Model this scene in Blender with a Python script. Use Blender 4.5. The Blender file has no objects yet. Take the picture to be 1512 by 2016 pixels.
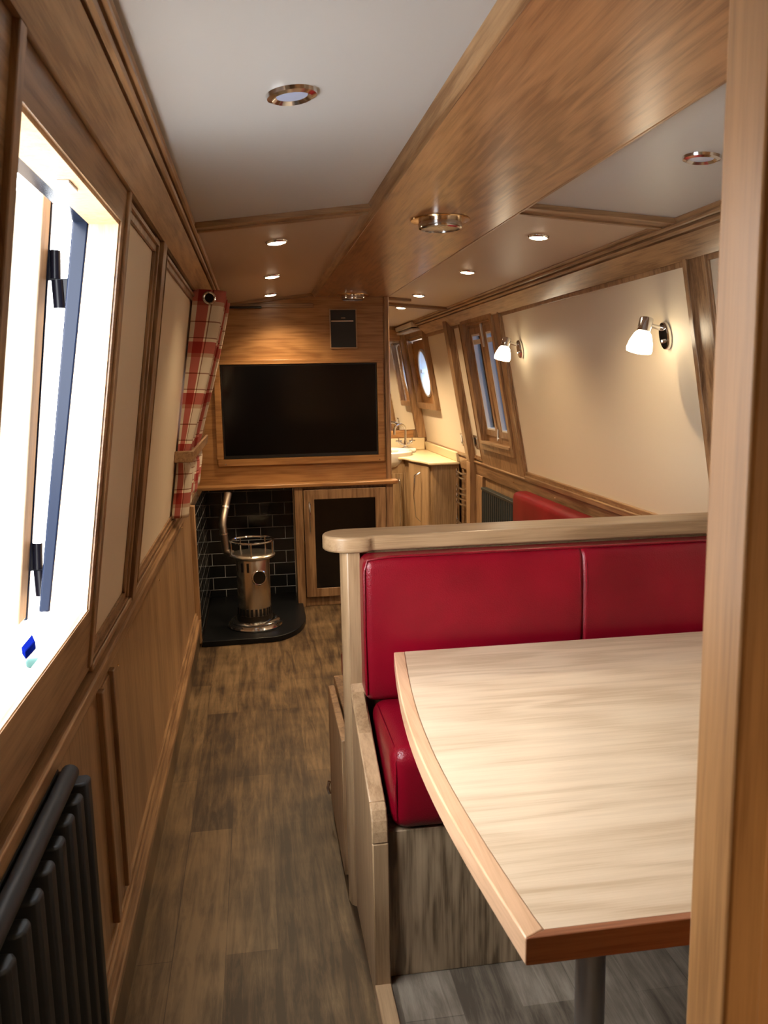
import bpy, bmesh, math, random
from mathutils import Vector, Matrix
random.seed(7)
SC = bpy.context.scene
COL = SC.collection
PI = math.pi

# ------------------------------------------------------------------ helpers
def clamp(v, a, b): return max(a, min(b, v))
def lerp(a, b, t): return a + (b - a) * t
def smooth(t): t = clamp(t, 0, 1); return t * t * (3 - 2 * t)

class MB:
    """collects faces of one mesh, in world coordinates"""
    def __init__(s): s.v = []; s.f = []; s.uv = None
    def add(s, vs, fs):
        n = len(s.v); s.v += [tuple(p) for p in vs]; s.f += [tuple(n + i for i in q) for q in fs]; return s
    def hexa(s, p):
        return s.add(p, [(0, 3, 2, 1), (4, 5, 6, 7), (0, 1, 5, 4), (1, 2, 6, 5), (2, 3, 7, 6), (3, 0, 4, 7)])
    def box(s, x0, x1, y0, y1, z0, z1):
        return s.hexa([(x0, y0, z0), (x1, y0, z0), (x1, y1, z0), (x0, y1, z0), (x0, y0, z1), (x1, y0, z1), (x1, y1, z1), (x0, y1, z1)])
    def prism(s, poly, d):
        n = len(poly); d = Vector(d)
        a = [Vector(p) for p in poly]; b = [p + d for p in a]
        return s.add(a + b, [tuple(range(n))[::-1], tuple(range(n, 2 * n))] + [(i, (i + 1) % n, n + (i + 1) % n, n + i) for i in range(n)])
    def tube(s, path, r, seg=12, closed=False, caps=True):
        P = [Vector(p) for p in path]; n = len(P); rr = r if isinstance(r, (list, tuple)) else [r] * n
        rings = []; up = None
        for i in range(n):
            t = (P[(i + 1) % n] - P[i - 1]) if closed else (P[min(i + 1, n - 1)] - P[max(i - 1, 0)])
            t.normalize()
            if up is None: up = Vector((0, 0, 1)) if abs(t.z) < .9 else Vector((1, 0, 0))
            a = (up - t * up.dot(t))
            if a.length < 1e-5: a = t.orthogonal()
            a.normalize(); b = t.cross(a); up = a
            rings.append([P[i] + (a * math.cos(2 * PI * k / seg) + b * math.sin(2 * PI * k / seg)) * rr[i] for k in range(seg)])
        vs = [p for R in rings for p in R]; fs = []
        for i in range(n if closed else n - 1):
            j = (i + 1) % n
            for k in range(seg):
                l = (k + 1) % seg; fs.append((i * seg + k, i * seg + l, j * seg + l, j * seg + k))
        if caps and not closed: fs += [tuple(range(seg))[::-1], tuple((n - 1) * seg + k for k in range(seg))]
        return s.add(vs, fs)
    def lathe(s, prof, c=(0, 0, 0), M=None, seg=32):
        """prof: (r, h) along local Z, M turns it, c places it"""
        M = M or Matrix.Identity(3); c = Vector(c); vs = []; fs = []; n = len(prof)
        for r, h in prof:
            for k in range(seg):
                a = 2 * PI * k / seg; vs.append(M @ Vector((r * math.cos(a), r * math.sin(a), h)) + c)
        for i in range(n - 1):
            for k in range(seg):
                l = (k + 1) % seg; fs.append((i * seg + k, i * seg + l, (i + 1) * seg + l, (i + 1) * seg + k))
        if prof[0][0] > 1e-4: fs.append(tuple(range(seg))[::-1])
        if prof[-1][0] > 1e-4: fs.append(tuple((n - 1) * seg + k for k in range(seg)))
        return s.add(vs, fs)

def put(name, mb, mat, parent=None, bevel=0, seg=2, sm=True, uv=None, kind=None, label=None, loc=None, ang=40):
    """links the collected faces as ONE mesh object (its origin at the parent's, or at loc)"""
    root = parent
    while root is not None and root.parent is not None: root = root.parent
    L = Vector(loc) if loc else (root.location.copy() if root else Vector((0, 0, 0)))
    me = bpy.data.meshes.new(name)
    me.from_pydata([tuple(Vector(p) - L) for p in mb.v], [], mb.f)
    if uv:
        lay = me.uv_layers.new(name='UVMap')
        for lp in me.loops: lay.data[lp.index].uv = uv[lp.vertex_index]
    bm = bmesh.new(); bm.from_mesh(me)
    if not uv: bmesh.ops.remove_doubles(bm, verts=bm.verts, dist=1e-5)
    bmesh.ops.recalc_face_normals(bm, faces=bm.faces); bm.to_mesh(me); bm.free()
    me.materials.append(mat)
    o = bpy.data.objects.new(name, me); COL.objects.link(o)
    if parent: o.parent = parent
    else: o.location = L
    if sm:
        for p in me.polygons: p.use_smooth = True
        try: me.set_sharp_from_angle(angle=math.radians(ang))
        except Exception: pass
    if bevel:
        m = o.modifiers.new('bevel', 'BEVEL'); m.width = bevel; m.segments = seg; m.limit_method = 'ANGLE'; m.angle_limit = math.radians(35)
        m.harden_normals = False
    if kind: o['kind'] = kind
    if label: o['label'] = label
    return o

def thing(name, label, cat, loc, group=None):
    o = bpy.data.objects.new(name, None); COL.objects.link(o); o.location = loc
    o.empty_display_size = .05; o['label'] = label; o['category'] = cat
    if group: o['group'] = group
    bpy.context.view_layer.update()
    return o
def struct(name, label=None, loc=(0, 0, 0)):
    o = bpy.data.objects.new(name, None); COL.objects.link(o); o.location = loc; o['kind'] = 'structure'
    if label: o['label'] = label
    return o
def tag(o, label, cat, group=None):
    o['label'] = label; o['category'] = cat
    if group: o['group'] = group
    return o
def dup(root, loc, label=None):
    """a copy of a thing with copies of its parts and sub-parts"""
    def cp(o, par):
        c = o.copy(); COL.objects.link(c); c.parent = par
        for ch in o.children: cp(ch, c)
        return c
    r = cp(root, None); r.location = loc
    if label: r['label'] = label
    return r

def rbox(c, h, r, extra=((), (), ()), puff=(0, 0, 0, 0), n=6, groove=()):
    """rounded box (cushion): centre, half sizes, radius; puff = bulge on (-y, +z, +-x)"""
    ax = []
    for k in range(3):
        t = [-h[k] + r * (1 - math.cos(a * PI / 2 / 5)) for a in range(6)]
        t = sorted(set([round(q, 6) for q in t + [-q for q in t] + [lerp(-h[k] + r, h[k] - r, i / n) for i in range(n + 1)] + [e - c[k] for e in extra[k]]]))
        ax.append(t)
    mb = MB(); vid = {}
    def vert(p):
        key = tuple(round(q, 6) for q in p)
        if key in vid: return vid[key]
        q = [clamp(p[k], -h[k] + r, h[k] - r) for k in range(3)]
        d = Vector([p[k] - q[k] for k in range(3)])
        if d.length > 1e-9: d = d.normalized() * r
        o = [q[k] + d[k] for k in range(3)]
        u = [clamp(o[k] / h[k], -1, 1) for k in range(3)]
        if p[1] <= -h[1] + r: o[1] -= puff[0] * (1 - u[0] ** 4) * (1 - u[2] ** 2)
        if p[2] >= h[2] - r: o[2] += puff[1] * (1 - u[0] ** 4) * (1 - u[1] ** 2)
        for gx, gw, gd in groove:
            if p[1] <= -h[1] + r: o[1] += gd * math.exp(-(((o[0] + c[0]) - gx) / gw) ** 2)
        vid[key] = len(mb.v); mb.v.append(tuple(o[k] + c[k] for k in range(3))); return vid[key]
    for k in range(3):
        a, b = (k + 1) % 3, (k + 2) % 3
        for sgn in (-1, 1):
            for i in range(len(ax[a]) - 1):
                for j in range(len(ax[b]) - 1):
                    q = []
                    for (ii, jj) in ((i, j), (i + 1, j), (i + 1, j + 1), (i, j + 1)):
                        p = [0, 0, 0]; p[k] = sgn * h[k]; p[a] = ax[a][ii]; p[b] = ax[b][jj]; q.append(vert(p))
                    mb.f.append(tuple(q if sgn > 0 else q[::-1]))
    return mb

# ------------------------------------------------------------------ materials
def new_mat(name):
    m = bpy.data.materials.new(name); m.use_nodes = True; nt = m.node_tree; nt.nodes.clear()
    out = nt.nodes.new('ShaderNodeOutputMaterial'); b = nt.nodes.new('ShaderNodeBsdfPrincipled')
    nt.links.new(b.outputs[0], out.inputs[0]); return m, nt, b
def nd(nt, t, **kw):
    n = nt.nodes.new(t)
    for k, v in kw.items(): setattr(n, k, v)
    return n
def rgb(c): return (c[0], c[1], c[2], 1)
def ramp(nt, stops, interp='LINEAR'):
    r = nd(nt, 'ShaderNodeValToRGB'); r.color_ramp.interpolation = interp; e = r.color_ramp.elements
    while len(e) < len(stops): e.new(.5)
    for i, (p, c) in enumerate(stops): e[i].position = p; e[i].color = rgb(c)
    return r
def plain(name, c, rough=.5, metal=0, emit=None, es=0, spec=.5, coat=0):
    m, nt, b = new_mat(name)
    b.inputs['Base Color'].default_value = rgb(c); b.inputs['Roughness'].default_value = rough; b.inputs['Metallic'].default_value = metal
    b.inputs['Specular IOR Level'].default_value = spec; b.inputs['Coat Weight'].default_value = coat
    if emit: b.inputs['Emission Color'].default_value = rgb(emit); b.inputs['Emission Strength'].default_value = es
    n = nd(nt, 'ShaderNodeTexNoise'); n.inputs['Scale'].default_value = 60; bp = nd(nt, 'ShaderNodeBump'); bp.inputs['Strength'].default_value = .02
    nt.links.new(n.outputs[0], bp.inputs['Height']); nt.links.new(bp.outputs[0], b.inputs['Normal'])
    return m
def wood(name, dark, light, axis, fig=1.0, rough=.38, coarse=1.0, pore=.35, coat=.15, fine=1.1, cath=.10):
    """oak: stretched noise grain, cathedral bands, fine pores along AXIS"""
    m, nt, b = new_mat(name); L = nt.links.new
    tc = nd(nt, 'ShaderNodeTexCoord')
    def mp(along, across):
        q = nd(nt, 'ShaderNodeMapping'); s = [across] * 3; s['XYZ'.index(axis)] = along; q.inputs['Scale'].default_value = s
        q.inputs['Location'].default_value = (.31, .17, .53); L(tc.outputs['Object'], q.inputs[0]); return q
    n1 = nd(nt, 'ShaderNodeTexNoise'); n1.inputs['Scale'].default_value = 1; n1.inputs['Detail'].default_value = 3; n1.inputs['Roughness'].default_value = .55
    L(mp(.9 * coarse, 6 * coarse).outputs[0], n1.inputs['Vector'])
    # cathedral figure: sine of a soft height field
    mul = nd(nt, 'ShaderNodeMath', operation='MULTIPLY'); mul.inputs[1].default_value = 46 * fig; L(n1.outputs[0], mul.inputs[0])
    sn = nd(nt, 'ShaderNodeMath', operation='SINE'); L(mul.outputs[0], sn.inputs[0])
    n2 = nd(nt, 'ShaderNodeTexNoise'); n2.inputs['Scale'].default_value = 1; n2.inputs['Detail'].default_value = 5; n2.inputs['Roughness'].default_value = .65
    L(mp(3.5, 90).outputs[0], n2.inputs['Vector'])
    n3 = nd(nt, 'ShaderNodeTexNoise'); n3.inputs['Scale'].default_value = 1; n3.inputs['Detail'].default_value = 2
    L(mp(12, 420).outputs[0], n3.inputs['Vector'])
    a = nd(nt, 'ShaderNodeMath', operation='MULTIPLY_ADD'); a.inputs[1].default_value = cath; a.inputs[2].default_value = .5; L(sn.outputs[0], a.inputs[0])
    s2 = nd(nt, 'ShaderNodeMath', operation='MULTIPLY_ADD'); s2.inputs[1].default_value = fine; s2.inputs[2].default_value = -fine / 2; L(n2.outputs[0], s2.inputs[0])
    s3 = nd(nt, 'ShaderNodeMath', operation='MULTIPLY_ADD'); s3.inputs[1].default_value = pore; s3.inputs[2].default_value = -pore / 2; L(n3.outputs[0], s3.inputs[0])
    s4 = nd(nt, 'ShaderNodeMath', operation='MULTIPLY_ADD'); s4.inputs[1].default_value = .6; s4.inputs[2].default_value = -.3; L(n1.outputs[0], s4.inputs[0])
    t1 = nd(nt, 'ShaderNodeMath', operation='ADD'); t2 = nd(nt, 'ShaderNodeMath', operation='ADD'); t3 = nd(nt, 'ShaderNodeMath', operation='ADD')
    L(a.outputs[0], t1.inputs[0]); L(s2.outputs[0], t1.inputs[1]); L(t1.outputs[0], t2.inputs[0]); L(s3.outputs[0], t2.inputs[1]); L(t2.outputs[0], t3.inputs[0]); L(s4.outputs[0], t3.inputs[1])
    r = ramp(nt, [(.28, dark), (.5, [lerp(dark[i], light[i], .6) for i in range(3)]), (.74, light)]); L(t3.outputs[0], r.inputs[0])
    L(r.outputs[0], b.inputs['Base Color']); b.inputs['Roughness'].default_value = rough; b.inputs['Coat Weight'].default_value = coat; b.inputs['Coat Roughness'].default_value = .25
    bp = nd(nt, 'ShaderNodeBump'); bp.inputs['Strength'].default_value = .06; bp.inputs['Distance'].default_value = .003; L(t2.outputs[0], bp.inputs['Height']); L(bp.outputs[0], b.inputs['Normal'])
    return m

OD, OL = (.165, .085, .038), (.370, .222, .112)
M = {}
for ax in 'XYZ':
    M['oak' + ax] = wood('oak_' + ax, OD, OL, ax)
    M['pale' + ax] = wood('pale_oak_' + ax, (.27, .165, .085), (.45, .295, .165), ax, fig=.8)  # paler copy of the oak, dinette daylight put into the colour
    M['lime' + ax] = wood('limed_oak_' + ax, (.235, .142, .070), (.40, .262, .143), ax, fig=.7, coarse=1.0, pore=.25)  # dinette oak with its daylight paleness put into the base colour
M['veneer'] = wood('oak_veneer_wall', (.235, .105, .034), (.40, .205, .075), 'X', fig=1.2)
M['beam'] = wood('oak_veneer_beam', (.205, .092, .036), (.42, .215, .095), 'Y', fig=1.6, coarse=.8, rough=.3)
M['lowpanel'] = wood('oak_lower_panel', (.185, .10, .045), (.36, .215, .105), 'Z', fig=.7, coarse=.8)
M['tabletop'] = wood('table_veneer', (.45, .33, .21), (.66, .53, .375), 'X', fig=1.4, coarse=.75, rough=.36, pore=.3, fine=.55, cath=.11)
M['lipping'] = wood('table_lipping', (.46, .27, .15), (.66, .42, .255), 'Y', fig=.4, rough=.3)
M['lippingX'] = wood('table_lipping_shaded', (.20, .075, .035), (.34, .14, .07), 'X', fig=.4, rough=.3)  # shade and red cushion reflection put into the near edge colour
M['stripe'] = wood('striped_base', (.13, .085, .045), (.43, .315, .195), 'Z', fig=.75, coarse=2.2, pore=.1)
M['orange'] = wood('bulkhead_oak', (.27, .125, .042), (.45, .23, .085), 'Z', fig=.3, coarse=.9)
M['vanity'] = wood('vanity_wood', (.20, .125, .06), (.38, .25, .135), 'Z', fig=.5)
M['cream'] = plain('cream_panel', (.71, .61, .465), .5)
M['creamR'] = M['cream']
M['ceil'] = plain('ceiling_white', (.475, .478, .478), .45)
M['ceilwarm'] = plain('ceiling_warm_tone', (.47, .375, .295), .45)  # darker, warmer base tone for the panels past the moulding
M['chrome'] = plain('chrome', (.72, .72, .72), .12, 1)
M['steel'] = plain('brushed_steel', (.62, .57, .49), .26, 1)
M['stainless'] = plain('stainless_tube', (.45, .45, .46), .3, 1)
M['brass'] = plain('brass', (.75, .5, .25), .2, 1)
M['black'] = plain('black_plastic', (.008, .008, .009), .35)
M['screen'] = plain('tv_screen', (.002, .002, .0025), .12, spec=.35)
M['darkglass'] = plain('smoked_glass', (.004, .003, .003), .08)
M['rad'] = plain('anthracite_paint', (.016, .0175, .019), .45, spec=.3)
M['rad2'] = plain('dark_green_paint', (.012, .020, .020), .42)
M['slate'] = plain('black_slate', (.0035, .004, .005), .38, spec=.25)
M['navy'] = plain('navy_gloss_paint', (.0012, .0045, .016), .2, spec=.14)
M['hingeblack'] = plain('hinge_black', (.003, .003, .006), .3, spec=.15)
M['china'] = plain('white_ceramic', (.80, .79, .76), .12, coat=.5)
M['worktop'] = plain('cream_worktop', (.74, .62, .40), .25)
M['alu'] = plain('white_aluminium', (.62, .64, .68), .35)
M['white'] = plain('white_plastic', (.72, .70, .66), .4)
M['leafwood'] = wood('hatch_lining_wood', (.20, .145, .095), (.28, .215, .15), 'Z', fig=.3, coat=0, rough=.6)
M['linen'] = wood('hatch_jamb_wood', (.50, .33, .18), (.68, .47, .28), 'Z', fig=.3, coat=0, rough=.5)
M['pontoon'] = plain('pale_concrete', (.62, .62, .60), .8)
M['bluecloth'] = plain('blue_plastic', (.001, .003, .05), .6, spec=0)
M['aqua'] = plain('aqua_plastic', (.024, .055, .050), .6, spec=.1)
M['lamp_on'] = plain('lamp_lens_on', (.9, .85, .75), .4, emit=(1, .80, .55), es=30)
M['lamp_off'] = plain('lamp_lens_off', (.42, .50, .72), .25)  # blue reflection on the unlit lens put into its base colour
M['shade'] = plain('frosted_glass_lit', (.9, .85, .75), .4, emit=(1, .84, .58), es=14)
M['hob'] = plain('stove_top_iron', (.05, .045, .04), .3, .8)

def glass(name, tint=(1, 1, 1), refl=.10):
    m = bpy.data.materials.new(name); m.use_nodes = True; nt = m.node_tree; nt.nodes.clear(); L = nt.links.new
    out = nd(nt, 'ShaderNodeOutputMaterial'); t = nd(nt, 'ShaderNodeBsdfTransparent'); g = nd(nt, 'ShaderNodeBsdfGlossy'); mx = nd(nt, 'ShaderNodeMixShader')
    t.inputs[0].default_value = rgb(tint); g.inputs['Roughness'].default_value = .02
    fr = nd(nt, 'ShaderNodeFresnel'); fr.inputs[0].default_value = 1.45; L(fr.outputs[0], mx.inputs[0]); L(t.outputs[0], mx.inputs[1]); L(g.outputs[0], mx.inputs[2]); L(mx.outputs[0], out.inputs[0])
    return m
M['glass'] = glass('window_glass')

def leather(name, c, c2):
    m, nt, b = new_mat(name); L = nt.links.new; tc = nd(nt, 'ShaderNodeTexCoord')
    v = nd(nt, 'ShaderNodeTexVoronoi'); v.inputs['Scale'].default_value = 330; L(tc.outputs['Object'], v.inputs['Vector'])
    n = nd(nt, 'ShaderNodeTexNoise'); n.inputs['Scale'].default_value = 5; L(tc.outputs['Object'], n.inputs['Vector'])
    r = ramp(nt, [(.35, c2), (.7, c)]); L(n.outputs[0], r.inputs[0]); L(r.outputs[0], b.inputs['Base Color'])
    n2 = nd(nt, 'ShaderNodeTexNoise'); n2.inputs['Scale'].default_value = 14; L(tc.outputs['Object'], n2.inputs['Vector'])
    ad = nd(nt, 'ShaderNodeMath', operation='MULTIPLY_ADD'); ad.inputs[1].default_value = 2.5; L(n2.outputs[0], ad.inputs[0]); L(v.outputs['Distance'], ad.inputs[2])
    bp = nd(nt, 'ShaderNodeBump'); bp.inputs['Strength'].default_value = .22; bp.inputs['Distance'].default_value = .002; L(ad.outputs[0], bp.inputs['Height']); L(bp.outputs[0], b.inputs['Normal'])
    b.inputs['Roughness'].default_value = .33; b.inputs['Specular IOR Level'].default_value = .35
    return m
M['red'] = leather('red_leather', (.205, .0016, .011), (.135, .001, .007))

def floor_mat(name, tones, grey=0):
    """vinyl planks along Y: brick cells give each plank its own tone, stretched noise its grain"""
    m, nt, b = new_mat(name); L = nt.links.new; tc = nd(nt, 'ShaderNodeTexCoord')
    sw = nd(nt, 'ShaderNodeSeparateXYZ'); L(tc.outputs['Object'], sw.inputs[0]); cb = nd(nt, 'ShaderNodeCombineXYZ'); L(sw.outputs['Y'], cb.inputs['X']); L(sw.outputs['X'], cb.inputs['Y'])
    br = nd(nt, 'ShaderNodeTexBrick'); br.offset = .37; br.inputs['Scale'].default_value = 1; br.inputs['Brick Width'].default_value = .92; br.inputs['Row Height'].default_value = .125
    br.inputs['Mortar Size'].default_value = .0012; br.inputs['Color1'].default_value = (0, 0, 0, 1); br.inputs['Color2'].default_value = (1, 1, 1, 1); br.inputs['Mortar'].default_value = (.1, .1, .1, 1); br.inputs['Bias'].default_value = 0
    L(cb.outputs[0], br.inputs['Vector'])
    mp = nd(nt, 'ShaderNodeMapping'); mp.inputs['Scale'].default_value = (42, 3.4, 1); L(tc.outputs['Object'], mp.inputs[0])
    n = nd(nt, 'ShaderNodeTexNoise'); n.inputs['Scale'].default_value = 1; n.inputs['Detail'].default_value = 7; n.inputs['Roughness'].default_value = .7; n.inputs['Distortion'].default_value = .5; L(mp.outputs[0], n.inputs['Vector'])
    n2 = nd(nt, 'ShaderNodeTexNoise'); n2.inputs['Scale'].default_value = 7; n2.inputs['Detail'].default_value = 4; L(tc.outputs['Object'], n2.inputs['Vector'])
    a = nd(nt, 'ShaderNodeMath', operation='MULTIPLY_ADD'); a.inputs[1].default_value = .22; L(br.outputs['Color'], a.inputs[0]); L(n.outputs[0], a.inputs[2])
    a2 = nd(nt, 'ShaderNodeMath', operation='MULTIPLY_ADD'); a2.inputs[1].default_value = .45; L(n2.outputs[0], a2.inputs[0]); L(a.outputs[0], a2.inputs[2])
    sb = nd(nt, 'ShaderNodeMath', operation='SUBTRACT'); sb.inputs[1].default_value = .33; L(a2.outputs[0], sb.inputs[0])
    r = ramp(nt, [(.33, tones[0]), (.50, tones[1]), (.72, tones[2])]); L(sb.outputs[0], r.inputs[0]); L(r.outputs[0], b.inputs['Base Color'])
    b.inputs['Roughness'].default_value = .42
    bp = nd(nt, 'ShaderNodeBump'); bp.inputs['Strength'].default_value = .10; bp.inputs['Distance'].default_value = .002; L(n.outputs[0], bp.inputs['Height']); L(bp.outputs[0], b.inputs['Normal'])
    return m
M['floor'] = floor_mat('vinyl_planks', [(.030, .016, .0075), (.092, .056, .026), (.185, .118, .058)])
M['floor2'] = floor_mat('daylit_vinyl_planks', [(.075, .058, .042), (.16, .128, .095), (.27, .225, .175)])  # platform planks, greyed by daylight that is put into the tones

def tiles(name, horiz):
    m, nt, b = new_mat(name); L = nt.links.new; tc = nd(nt, 'ShaderNodeTexCoord'); s = nd(nt, 'ShaderNodeSeparateXYZ'); L(tc.outputs['Object'], s.inputs[0])
    cb = nd(nt, 'ShaderNodeCombineXYZ'); L(s.outputs[horiz], cb.inputs['X']); L(s.outputs['Z'], cb.inputs['Y'])
    br = nd(nt, 'ShaderNodeTexBrick'); br.inputs['Scale'].default_value = 1; br.inputs['Brick Width'].default_value = .152; br.inputs['Row Height'].default_value = .0765; br.inputs['Mortar Size'].default_value = .0016
    br.inputs['Color1'].default_value = (.006, .007, .008, 1); br.inputs['Color2'].default_value = (.009, .010, .011, 1); br.inputs['Mortar'].default_value = (.42, .43, .43, 1)
    L(cb.outputs[0], br.inputs['Vector']); L(br.outputs['Color'], b.inputs['Base Color'])
    rr = nd(nt, 'ShaderNodeMath', operation='MULTIPLY_ADD'); rr.inputs[1].default_value = .6; rr.inputs[2].default_value = .14; L(br.outputs['Fac'], rr.inputs[0]); L(rr.outputs[0], b.inputs['Roughness'])
    bp = nd(nt, 'ShaderNodeBump'); bp.invert = True; bp.inputs['Strength'].default_value = .4; bp.inputs['Distance'].default_value = .003; L(br.outputs['Fac'], bp.inputs['Height']); L(bp.outputs[0], b.inputs['Normal'])
    return m
M['tileX'] = tiles('black_tiles_back', 'X'); M['tileY'] = tiles('black_tiles_side', 'Y')

def plaid():
    m, nt, b = new_mat('red_check_cloth'); L = nt.links.new; tc = nd(nt, 'ShaderNodeUVMap'); s = nd(nt, 'ShaderNodeSeparateXYZ'); L(tc.outputs[0], s.inputs[0])
    W = (1, 1, 1); R = (.66, .22, .22); D = (.42, .28, .25); P = (.74, .58, .52); O = (1.2, 1.2, 1.18)
    def axis(out, period, ph, st):
        f = nd(nt, 'ShaderNodeMath', operation='MULTIPLY_ADD'); f.inputs[1].default_value = 1 / period; f.inputs[2].default_value = ph; L(s.outputs[out], f.inputs[0])
        fr = nd(nt, 'ShaderNodeMath', operation='FRACT'); L(f.outputs[0], fr.inputs[0])
        r = ramp(nt, st, 'CONSTANT'); L(fr.outputs[0], r.inputs[0]); return r
    u = axis('X', .195, 0, [(0, W), (.10, R), (.33, O), (.37, D), (.395, W), (.70, D), (.72, W)]); v = axis('Y', .195, 0, [(0, R), (.22, P), (.30, W), (.60, D), (.622, W), (.915, D), (.937, O)])
    mx = nd(nt, 'ShaderNodeMixRGB', blend_type='MULTIPLY'); mx.inputs[0].default_value = 1; L(u.outputs[0], mx.inputs[1]); L(v.outputs[0], mx.inputs[2])
    m2 = nd(nt, 'ShaderNodeMixRGB', blend_type='MULTIPLY'); m2.inputs[0].default_value = 1; L(mx.outputs[0], m2.inputs[1]); m2.inputs[2].default_value = (.60, .52, .41, 1); L(m2.outputs[0], b.inputs['Base Color'])
    b.inputs['Roughness'].default_value = .85; b.inputs['Specular IOR Level'].default_value = .15
    n = nd(nt, 'ShaderNodeTexNoise'); n.inputs['Scale'].default_value = 900; bp = nd(nt, 'ShaderNodeBump'); bp.inputs['Strength'].default_value = .1; L(n.outputs[0], bp.inputs['Height']); L(bp.outputs[0], b.inputs['Normal'])
    return m
M['plaid'] = plaid()
def eyelet_grille():
    m, nt, b = new_mat('vent_slots'); L = nt.links.new; tc = nd(nt, 'ShaderNodeTexCoord'); s = nd(nt, 'ShaderNodeSeparateXYZ'); L(tc.outputs['Object'], s.inputs[0])
    a = nd(nt, 'ShaderNodeMath', operation='ADD'); L(s.outputs['X'], a.inputs[0]); L(s.outputs['Y'], a.inputs[1])
    f = nd(nt, 'ShaderNodeMath', operation='MULTIPLY'); f.inputs[1].default_value = 85; L(a.outputs[0], f.inputs[0]); fr = nd(nt, 'ShaderNodeMath', operation='FRACT'); L(f.outputs[0], fr.inputs[0])
    r = ramp(nt, [(0, (.004, .004, .004)), (.55, (.75, .72, .66))], 'CONSTANT'); L(fr.outputs[0], r.inputs[0]); L(r.outputs[0], b.inputs['Base Color']); b.inputs['Roughness'].default_value = .3; b.inputs['Metallic'].default_value = .6
    return m
M['grille'] = eyelet_grille()

# ------------------------------------------------------------------ boat geometry
XL0, ZL0, TL = -.36, .78, .15
XR0, ZR0, TR = 1.58, .75, .175
def PL(y, z, off=0): return (XL0 + off + TL * (z - ZL0), y, z)
def PR(y, z, off=0): return (XR0 - off - TR * (z - ZR0), y, z)
def slab(mb, P, y0, y1, z0, z1, o0, o1):
    return mb.hexa([P(y0, z0, o0), P(y0, z0, o1), P(y1, z0, o1), P(y1, z0, o0), P(y0, z1, o0), P(y0, z1, o1), P(y1, z1, o1), P(y1, z1, o0)])
def ring(mb, P, y0, y1, z0, z1, w, o0, o1):
    slab(mb, P, y0, y1, z0, z0 + w, o0, o1); slab(mb, P, y0, y1, z1 - w, z1, o0, o1)
    slab(mb, P, y0, y0 + w, z0 + w, z1 - w, o0, o1); slab(mb, P, y1 - w, y1, z0 + w, z1 - w, o0, o1); return mb
def zc(x):
    if x < .36: return 1.795 + (x + .172) * .115
    if x > .81: return 1.822 + (1.335 - x) * .085
    return 1.867
YB, YE = -1.5, 7.65          # stern end behind the camera, bathroom end
YT = 5.0                     # television bulkhead

# floor -----------------------------------------------------------
put('floor', MB().box(-.36, 1.66, YB, YE, -.03, 0), M['floor'], kind='structure', sm=False)
pf = struct('platform_floor', 'raised plank floor under the dinette table, daylight grey put into its colour')
put('deck', MB().box(.239, 1.6, .60, 1.66, .0, .05), M['floor2'], pf, sm=False)
sill = put('sill_edge', MB().box(.203, .239, .60, 1.612, .0, .056), M['paleY'], pf, bevel=.003); sill['label'] = 'pale oak edging strip of the platform'

# left wall ---------------------------------------------------------
wl = struct('wall_left')
HY0, HY1, HZ0, HZ1 = .935, 1.612, .925, 1.640      # side hatch
CY0, CY1, CZ0, CZ1 = 3.50, 3.72, 1.12, 1.42        # window behind the curtain
m = MB()
for y0, y1 in ((YB, HY0), (HY1, CY0), (CY1, YE + .04)): slab(m, PL, y0, y1, .74, 1.95, -.055, -.006)
for y0, y1, z0, z1 in ((HY0, HY1, HZ0, HZ1), (CY0, CY1, CZ0, CZ1)):
    slab(m, PL, y0, y1, .74, z0 - (.08 if y0 < 2 else 0), -.055, -.006); slab(m, PL, y0, y1, z1, 1.95, -.055, -.006)
m.box(-.43, -.352, YB, YE + .04, -.03, .76)
put('wall_lining', m, M['oakY'], wl, sm=False)
# cream panels
for y0, y1 in ((1.665, 2.135), (2.33, 4.95)):
    m = MB()
    if y0 > 2.2:
        slab(m, PL, y0, CY0, .79, 1.70, -.006, 0); slab(m, PL, CY1, y1, .79, 1.70, -.006, 0); slab(m, PL, CY0, CY1, .79, CZ0, -.006, 0); slab(m, PL, CY0, CY1, CZ1, 1.70, -.006, 0)
    else: slab(m, PL, y0, y1, .79, 1.70, -.006, 0)
    put('cream_panel', m, M['cream'], wl, sm=False, label='smooth cream upper wall panel')
slab(m := MB(), PL, YB, .90, .79, 1.70, -.006, 0); put('cream_panel', m, M['cream'], wl, sm=False, label='smooth cream upper wall panel')
# mouldings round the panels (a double bead)
def bead(P, y0, y1, z0, z1, parent, dark='oak'):
    m = MB(); ring(m, P, y0, y1, z0, z1, .022, 0, .008); ring(m, P, y0 - .001, y1 + .001, z0 - .001, z1 + .001, .009, 0, .014)
    put('panel_moulding', m, M[dark + 'Z'], parent, bevel=.002)
bead(PL, 1.668, 2.140, .81, 1.685, wl); bead(PL, 2.325, 5.0, .81, 1.685, wl)
m = MB(); slab(m, PL, 2.130, 2.335, .80, 1.70, 0, .006); slab(m, PL, 2.20, 2.27, .79, 1.70, 0, .018); put('batten', m, M['oakZ'], wl, bevel=.002)
# oak boards round the hatch
m = MB(); slab(m, PL, .86, HY0, .79, 1.72, -.006, .008); slab(m, PL, HY1, 1.668, .79, 1.72, -.006, .008); slab(m, PL, HY0, HY1, .79, HZ0, -.006, .008); slab(m, PL, HY0, HY1, HZ1, 1.72, -.006, .008)
put('hatch_surround', m, M['oakY'], wl, sm=False)
m = MB(); slab(m, PL, 1.645, 1.668, .80, 1.71, .006, .014); slab(m, PL, .905, .930, .80, 1.71, .006, .016); put('hatch_stile', m, M['oakZ'], wl, bevel=.002)
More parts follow.
